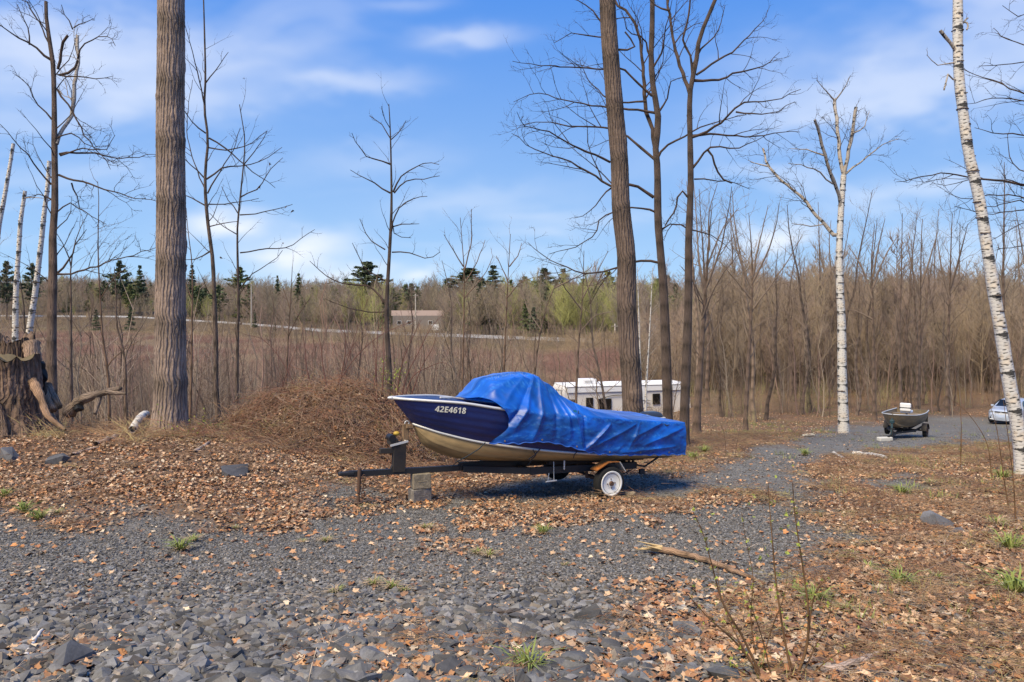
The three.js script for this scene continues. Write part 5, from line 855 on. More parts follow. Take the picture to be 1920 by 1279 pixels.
// ---------------------------------------------------------------- white camper
{
  const a = W(1062, 727, 49.5), b = W(1283, 721, 51.5), len = a.distanceTo(b), turn = -Math.atan2(b.z - a.z, b.x - a.x), top = a.y, gy = Math.min(HT(a.x, a.z), HT(b.x, b.z)), hgt = Math.min(3.2, top - gy);
  const t = thing('camper_trailer', 'long white camper trailer parked below the bank behind the trunks', 'camper', [a.x, top - hgt, a.z], turn), y1 = hgt, Lx = len + 0.2;
  const sh = new THREE.Shape(); sh.moveTo(0.25, 0.75); sh.lineTo(Lx - 0.1, 0.75); sh.lineTo(Lx + 0.25, 1.5); sh.quadraticCurveTo(Lx + 0.2, y1 - 0.4, Lx - 0.1, y1); sh.lineTo(0.05, y1); sh.quadraticCurveTo(-0.12, y1 - 0.1, -0.12, y1 - 0.5); sh.lineTo(-0.05, 1.3); sh.closePath();
  const body = new THREE.ExtrudeGeometry(sh, { depth: 2.3, bevelEnabled: true, bevelSize: 0.05, bevelThickness: 0.05, bevelSegments: 2, curveSegments: 8 }); body.translate(0, 0, -2.35); part('body', body, mat(0.72, 0.68, 0.63, 0.5), t);
  part('roof', new RoundedBoxGeometry(Lx + 0.05, 0.10, 2.5, 2, 0.04).translate(Lx / 2, y1 + 0.05, -1.15), mat(0.82, 0.82, 0.82, 0.6), t); part('roof_edge', box(Lx - 0.1, 0.30, 0.03, Lx / 2, y1 - 0.17, 0.062), mat(0.80, 0.80, 0.80, 0.5), t);
  const ac = part('air_conditioner', new RoundedBoxGeometry(1.1, 0.34, 0.8, 3, 0.08).translate(1.75, y1 + 0.26, -1.1), O.white, t); part('grille', box(0.5, 0.14, 0.02, 1.7, y1 + 0.26, -0.69), mat(0.45, 0.45, 0.45, 0.6), ac);
  for (const [x, w] of [[0.6, 0.4], [3.4, 0.4], [5.7, 0.5]]) part('roof_vent', new RoundedBoxGeometry(w, 0.14, 0.4, 2, 0.03).translate(x, y1 + 0.15, -0.9), O.white, t);
  for (const [x, y, w, h] of [[0.35, y1 - 0.95, 0.40, 0.38], [1.5, y1 - 0.98, 0.42, 0.6], [2.5, y1 - 1.08, 0.85, 0.62], [6.0, y1 - 0.86, 0.45, 0.62]]) { const f = part('window', new RoundedBoxGeometry(w + 0.06, h + 0.06, 0.04, 2, 0.015).translate(x, y, 0.06), mat(0.05, 0.05, 0.05, 0.5), t); part('pane', box(w, h, 0.02, x, y, 0.08), O.glass, f); }
  const d = part('door', new RoundedBoxGeometry(0.68, 1.8, 0.04, 2, 0.015).translate(4.9, y1 - 1.2, 0.06), mat(0.74, 0.74, 0.73, 0.5), t); part('handle', box(0.08, 0.12, 0.03, 4.65, y1 - 1.3, 0.09), O.black, d);
  const st = new MB(); st.tube(smooth([V(2.0, y1 - 0.82, 0.065), V(2.9, y1 - 0.58, 0.065), V(3.9, y1 - 0.55, 0.065)], 0.2), new Array(40).fill(0.022), 5); part('side_stripe', st.geo(), O.black, t);
  for (const [x0, x1, y] of [[4.9, 5.7, -0.95], [5.1, 5.6, -1.15], [6.4, 7.2, -0.55], [5.1, 5.9, -1.42]]) { const s2 = new MB(); s2.tube([V(x0, y1 + y, 0.09), V((x0 + x1) / 2, y1 + y + 0.06, 0.09), V(x1, y1 + y - 0.05, 0.09)], [0.012, 0.024, 0.006], 5); part('side_stripe', s2.geo(), O.black, t); }
  for (let k = 0; k < 4; k++) part('marker_lamp', new THREE.SphereGeometry(0.04, 8, 6).translate(-0.17, y1 - 0.22 - 0.02 * k, -0.4 - 0.35 * k), O.black, t);
  for (const x of [3.6, 4.5]) wheel(t, x, 0.38, -0.1, 0.38, 0.22, 1, O.bright);
  part('hitch', merge([bar(V(Lx, 0.72, -0.6), V(Lx + 1.1, 0.6, -1.15), 0.1, 0.12), bar(V(Lx, 0.72, -1.7), V(Lx + 1.1, 0.6, -1.15), 0.1, 0.12)]), O.steel, t);
}
// ---------------------------------------------------------------- pale SUV
{
  const b = G(1877, 42), t = thing('parked_car', 'silvery white suv parked on gravel behind the leaning birch', 'car', [b.x, b.y, b.z], 43 * Math.PI / 180); t.scale.setScalar(0.76);
  const top = curve([0, 0.12, 0.35, 1.15, 1.5, 2.05, 2.6, 3.6, 4.3, 4.65], [0.72, 0.95, 1.02, 1.12, 1.22, 1.56, 1.66, 1.64, 1.45, 0.9]), half = curve([0, 0.15, 0.5, 1.2, 3.5, 4.4, 4.65], [0.62, 0.80, 0.90, 0.94, 0.94, 0.88, 0.78]);
  const paint = new THREE.MeshPhysicalMaterial({ color: lin(0.50, 0.56, 0.66), roughness: 0.3, metalness: 0.2, clearcoat: 1, clearcoatRoughness: 0.05 });
  part('body', grid(60, 40, (u, v) => { const x = u * 4.65, w = half(x), y1 = top(x), a = v * Math.PI * 2, c = Math.cos(a), s = Math.sin(a), sq = (q) => Math.sign(q) * Math.pow(Math.abs(q), 0.45), cab = sstep(1.3, 2.0, x) * sstep(4.6, 4.2, x), yy = lerp(0.28, y1, 0.5 + 0.5 * sq(s)), nar = 1 - 0.24 * cab * sstep(1.0, 1.65, yy); return V(x, yy, w * sq(c) * nar); }), paint, t);
  part('front_face', grid(10, 10, (u, v) => { const a = u * Math.PI * 2, sq = (q) => Math.sign(q) * Math.pow(Math.abs(q), 0.45); return V(-0.05 * (1 - v), lerp(0.5, lerp(0.28, 0.72, 0.5 + 0.5 * sq(Math.sin(a))), v), 0.62 * sq(Math.cos(a)) * v); }), paint, t);
  part('windscreen', grid(8, 8, (u, v) => { const x = lerp(1.32, 2.02, v); return V(x - 0.02, top(x) + 0.012, lerp(0.72, 0.58, v) * (u * 2 - 1)); }), O.glass, t);
  for (const s of [-1, 1]) part('side_window', grid(16, 4, (u, v) => { const x = lerp(1.65, 4.0, u), y = lerp(1.06, Math.min(1.52, top(x) - 0.1), v); return V(x, y, s * (half(x) * (1 - 0.24 * sstep(1.0, 1.65, y)) + 0.004)); }), O.glass, t);
  const gr = part('grille', new RoundedBoxGeometry(0.06, 0.30, 0.84, 2, 0.02).translate(0.05, 0.76, 0), mat(0.02, 0.02, 0.022, 0.4), t); for (const y of [0.70, 0.79]) part('chrome_bar', box(0.05, 0.035, 0.86, 0.022, y, 0), O.white, gr); part('emblem', merge([new THREE.TorusGeometry(0.09, 0.012, 8, 20).rotateY(Math.PI / 2).translate(0.0, 0.75, 0), rod(V(0, 0.75, 0), V(0, 0.84, 0), 0.008), rod(V(0, 0.75, 0), V(0, 0.705, 0.078), 0.008), rod(V(0, 0.75, 0), V(0, 0.705, -0.078), 0.008)]), O.white, gr);
  for (const s of [-1, 1]) { part('headlight', new RoundedBoxGeometry(0.22, 0.15, 0.32, 3, 0.05).translate(0.16, 0.86, 0.62 * s), mat(0.25, 0.27, 0.30, 0.1), t); part('air_intake', new RoundedBoxGeometry(0.12, 0.14, 0.4, 2, 0.03).translate(0.06, 0.46, 0.5 * s), O.black, t); }
  part('bumper_trim', new RoundedBoxGeometry(0.14, 0.06, 1.4, 2, 0.02).translate(0.06, 0.36, 0), O.white, t); part('skid_plate', new RoundedBoxGeometry(0.2, 0.10, 1.5, 2, 0.02).translate(0.16, 0.25, 0), O.black, t);
  for (const x of [0.85, 3.7]) for (const s of [-1, 1]) wheel(t, x, 0.36, 0.82 * s, 0.36, 0.24, s, O.bright);
  for (const s of [-1, 1]) part('mirror', new RoundedBoxGeometry(0.12, 0.14, 0.2, 2, 0.03).translate(1.75, 1.12, s * 1.02), paint, t);
}
// ---------------------------------------------------------------- far house, poles
{
  const a = W(736, 606, 245), gy = HT(a.x, a.z), t = thing('house', 'low pale house with pinkish roof beyond the far road', 'house', [a.x, gy, a.z], 0.12);
  const Lw = 15.2, hh = Math.max(2.6, CY - (592 - HY) / F * 245 - gy);
  part('wall', box(Lw, hh, 7, Lw / 2, hh / 2, -3.5), mat(0.24, 0.205, 0.18, 0.9), t);
  const rf = part('roof', (() => { const s = new THREE.Shape([[-0.5, 0], [-3.5, 1.6], [-7.5, 0]].map((q) => new THREE.Vector2(-q[0], q[1]))); const g = new THREE.ExtrudeGeometry(s, { depth: Lw + 0.8, bevelEnabled: false }); g.rotateY(Math.PI / 2); g.translate(-0.4, hh + 0.002, 0.5); return g; })(), mat(0.29, 0.215, 0.175, 0.9), t); part('chimney', box(0.6, 1.2, 0.6, 9, hh + 1.5, -3.6), O.concrete, rf);
  for (const x of [2, 5, 11.5]) { const f = part('window', box(1.3, 1.1, 0.08, x, hh * 0.55, 0.04), O.white, t); part('pane', box(1.1, 0.9, 0.04, x, hh * 0.55, 0.09), O.glass, f); } part('door', box(0.95, 2.1, 0.08, 8, 1.05, 0.04), mat(0.2, 0.12, 0.1, 0.6), t); part('garage_door', box(2.2, 2.0, 0.08, 13, 1.0, 0.04), O.white, t);
}
for (const [px, top, D, label, wood] of [[471, 532, 262, 'pale utility pole beside the far road, left of small fir', 1], [779, 551, 236, 'pale utility pole standing before the far house', 1], [1153, 607, 165, 'short grey pole by the far road left of leaning trunk', 0]]) {
  const p = G(px, D), h = CY - (top - HY) / F * D - p.y, t = thing('utility_pole', label, 'pole', [p.x, p.y, p.z], 0.3); part('pole', rod(V(0, -0.2, 0), V(0, h, 0), 0.20, 0.15), mat(0.52, 0.46, 0.38, 0.9), t); part('crossarm', box(1.6, 0.12, 0.12, 0, h - 0.5, 0.1), mat(0.4, 0.35, 0.3, 0.9), t);
}

// ---------------------------------------------------------------- stumps, logs, sticks, rocks, tufts, near saplings
const endWood = mat(0.55, 0.40, 0.20, 0.9), greyWood = bark(0.30, 0.26, 0.215, 0.02), rotWood = bark(0.25, 0.19, 0.145, 0.03), moss = mat(0.13, 0.10, 0.055, 1);
function stump(t, o) {                                      // flared, fluted, with a ragged rim
  const g = grid(90, 44, (u, v) => { const a = u * 6.28318, h = o.h * (1 + 0.30 * (fbm(Math.cos(a) * 2.5 + 5, Math.sin(a) * 2.5 + o.s, 4) - 0.4)) * v, root = Math.pow(1 - v, 2.6); let r = o.r0 + (o.r1 - o.r0) * root * (0.6 + 0.8 * fbm(Math.cos(a) * 1.6 + o.s, Math.sin(a) * 1.6, 2)); r *= 1 + 0.17 * (furrow((u * 3) % 1, v * 0.9) - 0.6) + 0.12 * (fbm(Math.cos(a) * 4 + o.s, Math.sin(a) * 4 + v * 3, 3) - 0.5); return V(Math.cos(a) * r + (o.lean || 0) * v, h, Math.sin(a) * r); }, (u, v) => [u * 5, v * 2]);
  part('bark', g, rotWood, t);
  part('cut_face', grid(40, 12, (u, v) => { const a = u * 6.28318, h = o.h * (1 + 0.30 * (fbm(Math.cos(a) * 2.5 + 5, Math.sin(a) * 2.5 + o.s, 4) - 0.4)); return V(Math.cos(a) * o.r0 * v * 1.0 + (o.lean || 0), lerp(o.h * 0.95, h, v) + 0.02 * fbm(u * 9, v * 9, 2), Math.sin(a) * o.r0 * v); }), o.top || moss, t).material.side = THREE.DoubleSide;
}
const root = (pts, r0, r1, px = true) => { const mb = new MB(), q = smooth(pts, 0.06), n = q.length - 1; mb.tube(q, q.map((_, k) => lerp(r0, r1, k / n) * (1 + 0.3 * (R() - 0.5))), 20, 0.4, true, (a, l) => 0.30 * (furrow(a, l * 0.35) - 0.6)); const g = mb.geo(); g.computeVertexNormals(); return g; };
{
  R = mulberry(501);
  const a = G(18, 16.2), t = thing('tree_stump', 'wide old stump with mossy top at the left edge', 'stump', [a.x, a.y - 0.1, a.z]); stump(t, { h: 1.62, r0: 0.52, r1: 0.88, s: 3 });
  const P = (x, y, D) => W(x, y, D).sub(t.position);
  part('root', root([P(62, 715, 16.0), P(76, 745, 15.8), P(90, 780, 15.6), P(122, 806, 15.4)], 0.09, 0.03), bark(0.46, 0.33, 0.22, 0.015), t); part('root', root([P(-10, 760, 15.6), P(4, 800, 15.4), P(10, 822, 15.2)], 0.12, 0.06), rotWood, t);
  const b = G(44, 17.2), s = thing('tree_stump', 'taller jagged stump standing just behind the mossy topped one', 'stump', [b.x, b.y - 0.1, b.z]); stump(s, { h: 2.05, r0: 0.33, r1: 0.75, s: 9, lean: -0.15, top: rotWood }); const Q = (x, y, D) => W(x, y, D).sub(s.position);
  part('bark_slab', root([Q(58, 640, 17), Q(66, 690, 16.9), Q(84, 735, 16.7), Q(100, 770, 16.5)], 0.16, 0.07), bark(0.46, 0.36, 0.27, 0.015), s); part('root', root([Q(88, 722, 16.8), Q(100, 745, 16.7), Q(112, 764, 16.6)], 0.09, 0.06), greyWood, s);
  const d = W(79, 705, 16.6), bl = thing('black_debris', 'small black rumpled object caught beside the tall jagged stump', 'debris', [d.x, d.y, d.z]); const g1 = stoneGeo(91, 1.5); g1.scale(0.13, 0.17, 0.10); const g2 = stoneGeo(92, 1.2); g2.scale(0.08, 0.1, 0.08); g2.translate(0.0, 0.2, 0); const g3 = stoneGeo(93, 2.2); g3.scale(0.06, 0.12, 0.06); g3.translate(0.06, -0.28, 0); part('lump', merge([g1, g2, g3]), O.black, bl);
  const l = W(155, 752, 16.4), lg = thing('fallen_log', 'grey gnarled log with split end lying right of the stumps', 'log', [l.x, l.y, l.z]); const L = (x, y, D) => W(x, y, D).sub(lg.position);
  part('log_body', root([L(128, 775, 16.6), L(150, 752, 16.4), L(175, 742, 16.2), L(205, 733, 16.1), L(226, 728, 16.0)], 0.12, 0.04), greyWood, lg); part('broken_limb', root([L(186, 742, 16.2), L(182, 760, 16.1), L(178, 776, 16.0)], 0.06, 0.03), greyWood, lg); part('broken_limb', root([L(200, 734, 16.1), L(220, 737, 16.0), L(236, 738, 15.9)], 0.06, 0.02), greyWood, lg); part('hollow', stoneGeo(94, 0.9).scale(0.14, 0.10, 0.1).translate(-0.05, -0.13, 0.08), O.black, lg);
}
function stick(name, label, cat, pts, r0, r1, m, extra) {   // lying on the ground along photo pixels
  const p = pts.map(([x, y, lift = 0]) => { const h = hit(x, y); return V(h.x, h.y + r0 * 0.8 + lift, h.z); }), t = thing(name, label, cat, p[0].toArray()), loc = p.map((q) => q.clone().sub(p[0]));
  const q = smooth(loc, 0.08), n = q.length - 1, mb = new MB(); mb.tube(q.map((v, k) => V(v.x + (R() - 0.5) * r0 * 0.5, v.y + (R() - 0.5) * r0 * 0.4, v.z + (R() - 0.5) * r0 * 0.5)), q.map((_, k) => lerp(r0, r1, k / n) * (1 + 0.16 * (R() - 0.5))), 9, 0.25, true); part('stem', mb.geo(), m, t); extra?.(t, loc, p[0]); return t;
}
{
  R = mulberry(510);
  stick('fallen_branch', 'long fallen branch with pale splintered end on gravel, right foreground', 'branch', [[1238, 1040, 0.03], [1290, 1050, 0.02], [1345, 1068, 0.02], [1385, 1082, 0.01], [1440, 1104, 0]], 0.042, 0.016, bark(0.40, 0.29, 0.19, 0.006), (t, l) => {
    const mb = new MB(); for (let k = 0; k < 16; k++) { const a = V(l[0].x + 0.02, l[0].y + rr(-0.03, 0.03), l[0].z + rr(-0.04, 0.04)); mb.tube([a, V(a.x - rr(0.12, 0.30), a.y + rr(-0.03, 0.05), a.z - rr(0, 0.10))], [0.018, 0.003], 5, 0.3, true); } part('splintered_end', mb.geo(), endWood, t);
    const m2 = new MB(); m2.tube(smooth([l[2], V(l[2].x + 0.12, l[2].y + 0.06, l[2].z + 0.12), V(l[2].x + 0.16, l[2].y + 0.02, l[2].z + 0.3)], 0.05), new Array(30).fill(0.009), 5); part('side_twig', m2.geo(), M.limb, t);
  });
  const tan = bark(0.34, 0.25, 0.17, 0.004), pale = bark(0.58, 0.50, 0.42, 0.006);
  stick('fallen_branch', 'long crooked stick lying across the lower right leaf litter', 'branch', [[1545, 1186], [1600, 1195], [1640, 1201], [1690, 1192], [1745, 1184], [1785, 1190], [1830, 1212], [1880, 1232]], 0.018, 0.010, tan);
  stick('fallen_branch', 'pale barked stick piece ending right of the long crooked stick', 'branch', [[1790, 1192], [1815, 1183], [1852, 1174]], 0.020, 0.024, pale);
  stick('fallen_branch', 'thin bent stick curling down at lower right edge', 'branch', [[1830, 1200], [1862, 1187], [1885, 1192], [1902, 1215], [1908, 1232]], 0.014, 0.008, tan);
  stick('fallen_branch', 'peeling pale log lying at bottom right of frame', 'branch', [[1535, 1270], [1580, 1264], [1620, 1248], [1650, 1236], [1682, 1232]], 0.040, 0.022, pale);
  stick('fallen_branch', 'thin brown stick just above the peeling pale log', 'branch', [[1610, 1225], [1660, 1218], [1710, 1206], [1750, 1198]], 0.012, 0.008, tan);
  stick('fallen_branch', 'short grey stick beside green shoots at bottom right', 'branch', [[1470, 1146], [1500, 1152], [1535, 1148]], 0.016, 0.012, greyWood);
  stick('fallen_branch', 'long pale twig lying diagonally across the lower left stones', 'branch', [[40, 1279], [110, 1232], [170, 1210], [230, 1192], [280, 1182], [330, 1168], [400, 1164], [500, 1168]], 0.014, 0.006, pale);
  stick('fallen_branch', 'broken flat grey wood splinter among the lower left stones', 'branch', [[108, 1213], [140, 1195], [178, 1180]], 0.025, 0.018, bark(0.42, 0.34, 0.24, 0.006));
  stick('fallen_branch', 'short white peeling stick near the lower left corner', 'branch', [[48, 1236], [58, 1215], [82, 1180]], 0.022, 0.010, mat(0.68, 0.62, 0.56, 0.8));
  stick('fallen_branch', 'thin brown forked twig on stones left of centre', 'branch', [[450, 1190], [480, 1208], [510, 1218], [535, 1221]], 0.007, 0.004, tan);
  stick('fallen_branch', 'short grey forked stick on stones below centre', 'branch', [[690, 1148], [702, 1165], [714, 1190]], 0.014, 0.008, greyWood);
  stick('birch_log', 'white birch log lying on the right leaf litter near drive', 'log', [[1600, 853], [1620, 856], [1640, 858], [1662, 863]], 0.06, 0.05, M.birch);
  stick('birch_log', 'short broken white birch piece left of the white log', 'log', [[1563, 852], [1572, 857], [1582, 862]], 0.04, 0.03, M.birch);
  stick('birch_log', 'white birch log propped against base of thick furrowed trunk', 'log', [[246, 822, 0.1], [258, 815, 0.2], [276, 793, 0.1]], 0.07, 0.05, M.birch);
  stick('birch_log', 'pale broken log in leaves left of the thick furrowed trunk', 'log', [[178, 838], [200, 830], [222, 821]], 0.055, 0.05, pale);
  stick('fallen_branch', 'pale stick in leaf litter below the pale broken log', 'branch', [[135, 855], [160, 848], [185, 842]], 0.03, 0.02, pale);
  stick('fallen_branch', 'short stick at right foot of thick furrowed trunk', 'branch', [[365, 850], [380, 840], [395, 830]], 0.03, 0.025, pale);
  stick('plank', 'short pale board lying beside the gravel drive, right', 'board', [[1503, 820], [1515, 819], [1526, 818]], 0.05, 0.05, mat(0.62, 0.55, 0.42, 0.9));
}
// rocks that stand alone
for (const [px, py, w, fl, seed, tone, label] of [
  [437, 890, 0.34, 0.5, 61, 0.14, 'rounded dark boulder in leaf litter left of the trailer tongue'], [16, 862, 0.30, 0.7, 62, 0.22, 'bluish grey rock at the far left edge by stump'], [108, 870, 0.30, 0.4, 63, 0.17, 'flat grey rock in leaf litter below the stump'],
  [1755, 990, 0.32, 0.45, 64, 0.22, 'broad grey rock half buried in right leaf litter'], [1798, 1003, 0.16, 0.5, 65, 0.22, 'smaller grey rock beside the broad half buried rock'], [1109, 1165, 0.16, 0.85, 66, 0.17, 'large angular dark stone standing proud in lower centre gravel'],
  [372, 1258, 0.17, 0.5, 67, 0.21, 'smooth pale grey stone at bottom left among rubble'], [130, 1243, 0.22, 0.55, 68, 0.16, 'long dark slab of shale at lower left corner'], [1540, 1078, 0.18, 0.4, 69, 0.24, 'flat pale stone at right edge of the gravel by green shoots'], [835, 1265, 0.17, 0.5, 70, 0.15, 'dark blocky stone at bottom centre edge'], [1290, 1195, 0.2, 0.45, 71, 0.2, 'broad grey stone at bottom right of rubble near saplings'], [700, 1240, 0.15, 0.6, 72, 0.26, 'pale block of stone at bottom centre left'],
]) { const h = hit(px, py), g = stoneGeo(seed, fl); g.scale(w, w, w); const m = new THREE.Mesh(g, new THREE.MeshStandardMaterial({ color: lin(tone, tone * 0.99, tone * 1.04), map: rockTex, bumpMap: rockTex, bumpScale: 0.006, roughness: 0.85, flatShading: true })); m.name = numbered('rock'); m.position.set(h.x, h.y + w * fl * 0.2, h.z); m.rotation.set(0.2, seed, 0.15); scene.add(m); tag(m, label, 'rock'); }

// grass tufts
{
  R = mulberry(530);
  const tuft = (seed, n, h, lean) => { R = mulberry(seed); const mb = new MB(); for (let k = 0; k < n; k++) { const a = R() * 6.283, d = R() * 0.06, l = h * (0.5 + 0.7 * R()), p = V(Math.cos(a) * d, 0, Math.sin(a) * d), q = p.clone().add(V(Math.cos(a) * l * lean * R(), l * 0.75, Math.sin(a) * l * lean * R())), e = q.clone().add(V(Math.cos(a) * l * lean * 0.7, l * 0.12 * (R() - 0.2), Math.sin(a) * l * lean * 0.7)); const s = V(-Math.sin(a), 0, Math.cos(a)).multiplyScalar(0.006 + 0.004 * R()); mb.tri(p.clone().add(s), p.clone().sub(s), q.clone().add(s)); mb.tri(p.clone().sub(s), q.clone().sub(s), q.clone().add(s)); mb.tri(q.clone().add(s), q.clone().sub(s), e); } return mb.geo(); };
  const kinds = [tuft(531, 38, 0.17, 1.0), tuft(532, 54, 0.22, 1.1), tuft(533, 26, 0.13, 1.2)];
  for (const [px, py, s, k, label, seedling] of [
    [338, 1034, 1.5, 1, 'largest bright grass tuft on the left gravel'], [362, 1016, 1.0, 0, 'smaller grass tuft touching the largest one on left gravel'], [612, 1018, 0.9, 0, 'round pale grass tuft with two tall dry stalks', 1], [568, 1018, 0.7, 2, 'small tuft just left of the stalked grass tuft'], [445, 992, 0.8, 2, 'small tuft at front edge of the left leaf drift'], [72, 976, 1.3, 1, 'grass tuft at left edge of the leaf drift, rightmost of pair'], [44, 962, 1.4, 1, 'bright grass tuft near the left frame edge'], [8, 935, 1.2, 1, 'grass tuft cut by the left frame edge'], [110, 965, 0.9, 0, 'narrow upright tuft right of the left grass pair'],
    [702, 1100, 1.0, 0, 'upright tuft with dry stalks on centre gravel', 1], [735, 1106, 1.0, 0, 'spreading green tuft on centre gravel'], [760, 1110, 0.9, 2, 'low sprig right of the spreading green tuft'], [895, 1040, 0.9, 0, 'thin bright sprig on gravel below the boat, left'], [918, 1046, 1.0, 0, 'thin bright sprig on gravel below the boat, right'], [1018, 1002, 1.2, 1, 'olive tuft among leaves in front of trailer wheel'], [1058, 1062, 0.6, 2, 'tiny yellowish tuft on gravel right of centre'], [800, 994, 1.0, 0, 'tuft in dry leaves in front of trailer tongue'], [628, 1112, 1.0, 2, 'low tuft beside dry leaves on centre left gravel'],
    [990, 1262, 1.5, 1, 'thick green tuft at bottom centre edge'], [1525, 1135, 1.5, 1, 'bright tuft behind the right foreground saplings'], [1585, 1150, 1.1, 0, 'tuft right of the bright sapling tuft'], [1690, 930, 1.8, 1, 'wide green tuft in right leaf litter'], [1745, 910, 1.3, 0, 'green tuft on the small gravel patch at right'], [1625, 1070, 1.3, 2, 'patchy tuft in middle of right leaf litter'], [1690, 1100, 1.5, 1, 'tall tuft in the right leaf litter centre'], [1755, 1090, 1.2, 0, 'tuft right of the tall litter tuft'], [1905, 1120, 2.2, 1, 'large green tuft at right frame edge'], [1895, 1035, 2.0, 1, 'green tuft at right frame edge, upper'], [1870, 990, 1.8, 0, 'yellowish tuft right of half buried rock'], [1600, 1045, 1.1, 2, 'small tuft at right edge of the gravel'],
    [1300, 862, 1.8, 1, 'long grass tuft right of the tarp stern'], [1320, 850, 1.8, 1, 'pale grass tuft farther right of the tarp stern'], [1880, 900, 2.0, 1, 'grass tuft at the foot of leaning birch'], [1510, 855, 1.8, 1, 'olive tuft at left edge of the drive'], [130, 752, 2.6, 1, 'yellow green tuft between stumps and grey log'], [395, 812, 2.0, 1, 'mossy tuft at the right foot of thick trunk'],
  ]) {
    const h = hit(px, py), t = thing('grass_tuft', label, 'grass', [h.x, h.y, h.z], px * 0.7); part('blades', kinds[k], M.grass, t); const dry = part('dry_blades', kinds[(k + 1) % 3], M.straw, t); dry.rotation.y = 2; dry.scale.set(1.1, 0.7, 1.1); t.scale.setScalar(s * 0.48);
    if (seedling) { R = mulberry(px); const mb = new MB(); for (let j = 0; j < 2; j++) mb.tube(smooth([V(0, 0, 0), V(0.02 + 0.05 * j, 0.35, 0), V(0.02 + 0.16 * j, 0.85 + 0.1 * j, 0)], 0.1), new Array(20).fill(0.0035), 4); part('dry_stalk', mb.geo(), M.straw, t); }
  }
}
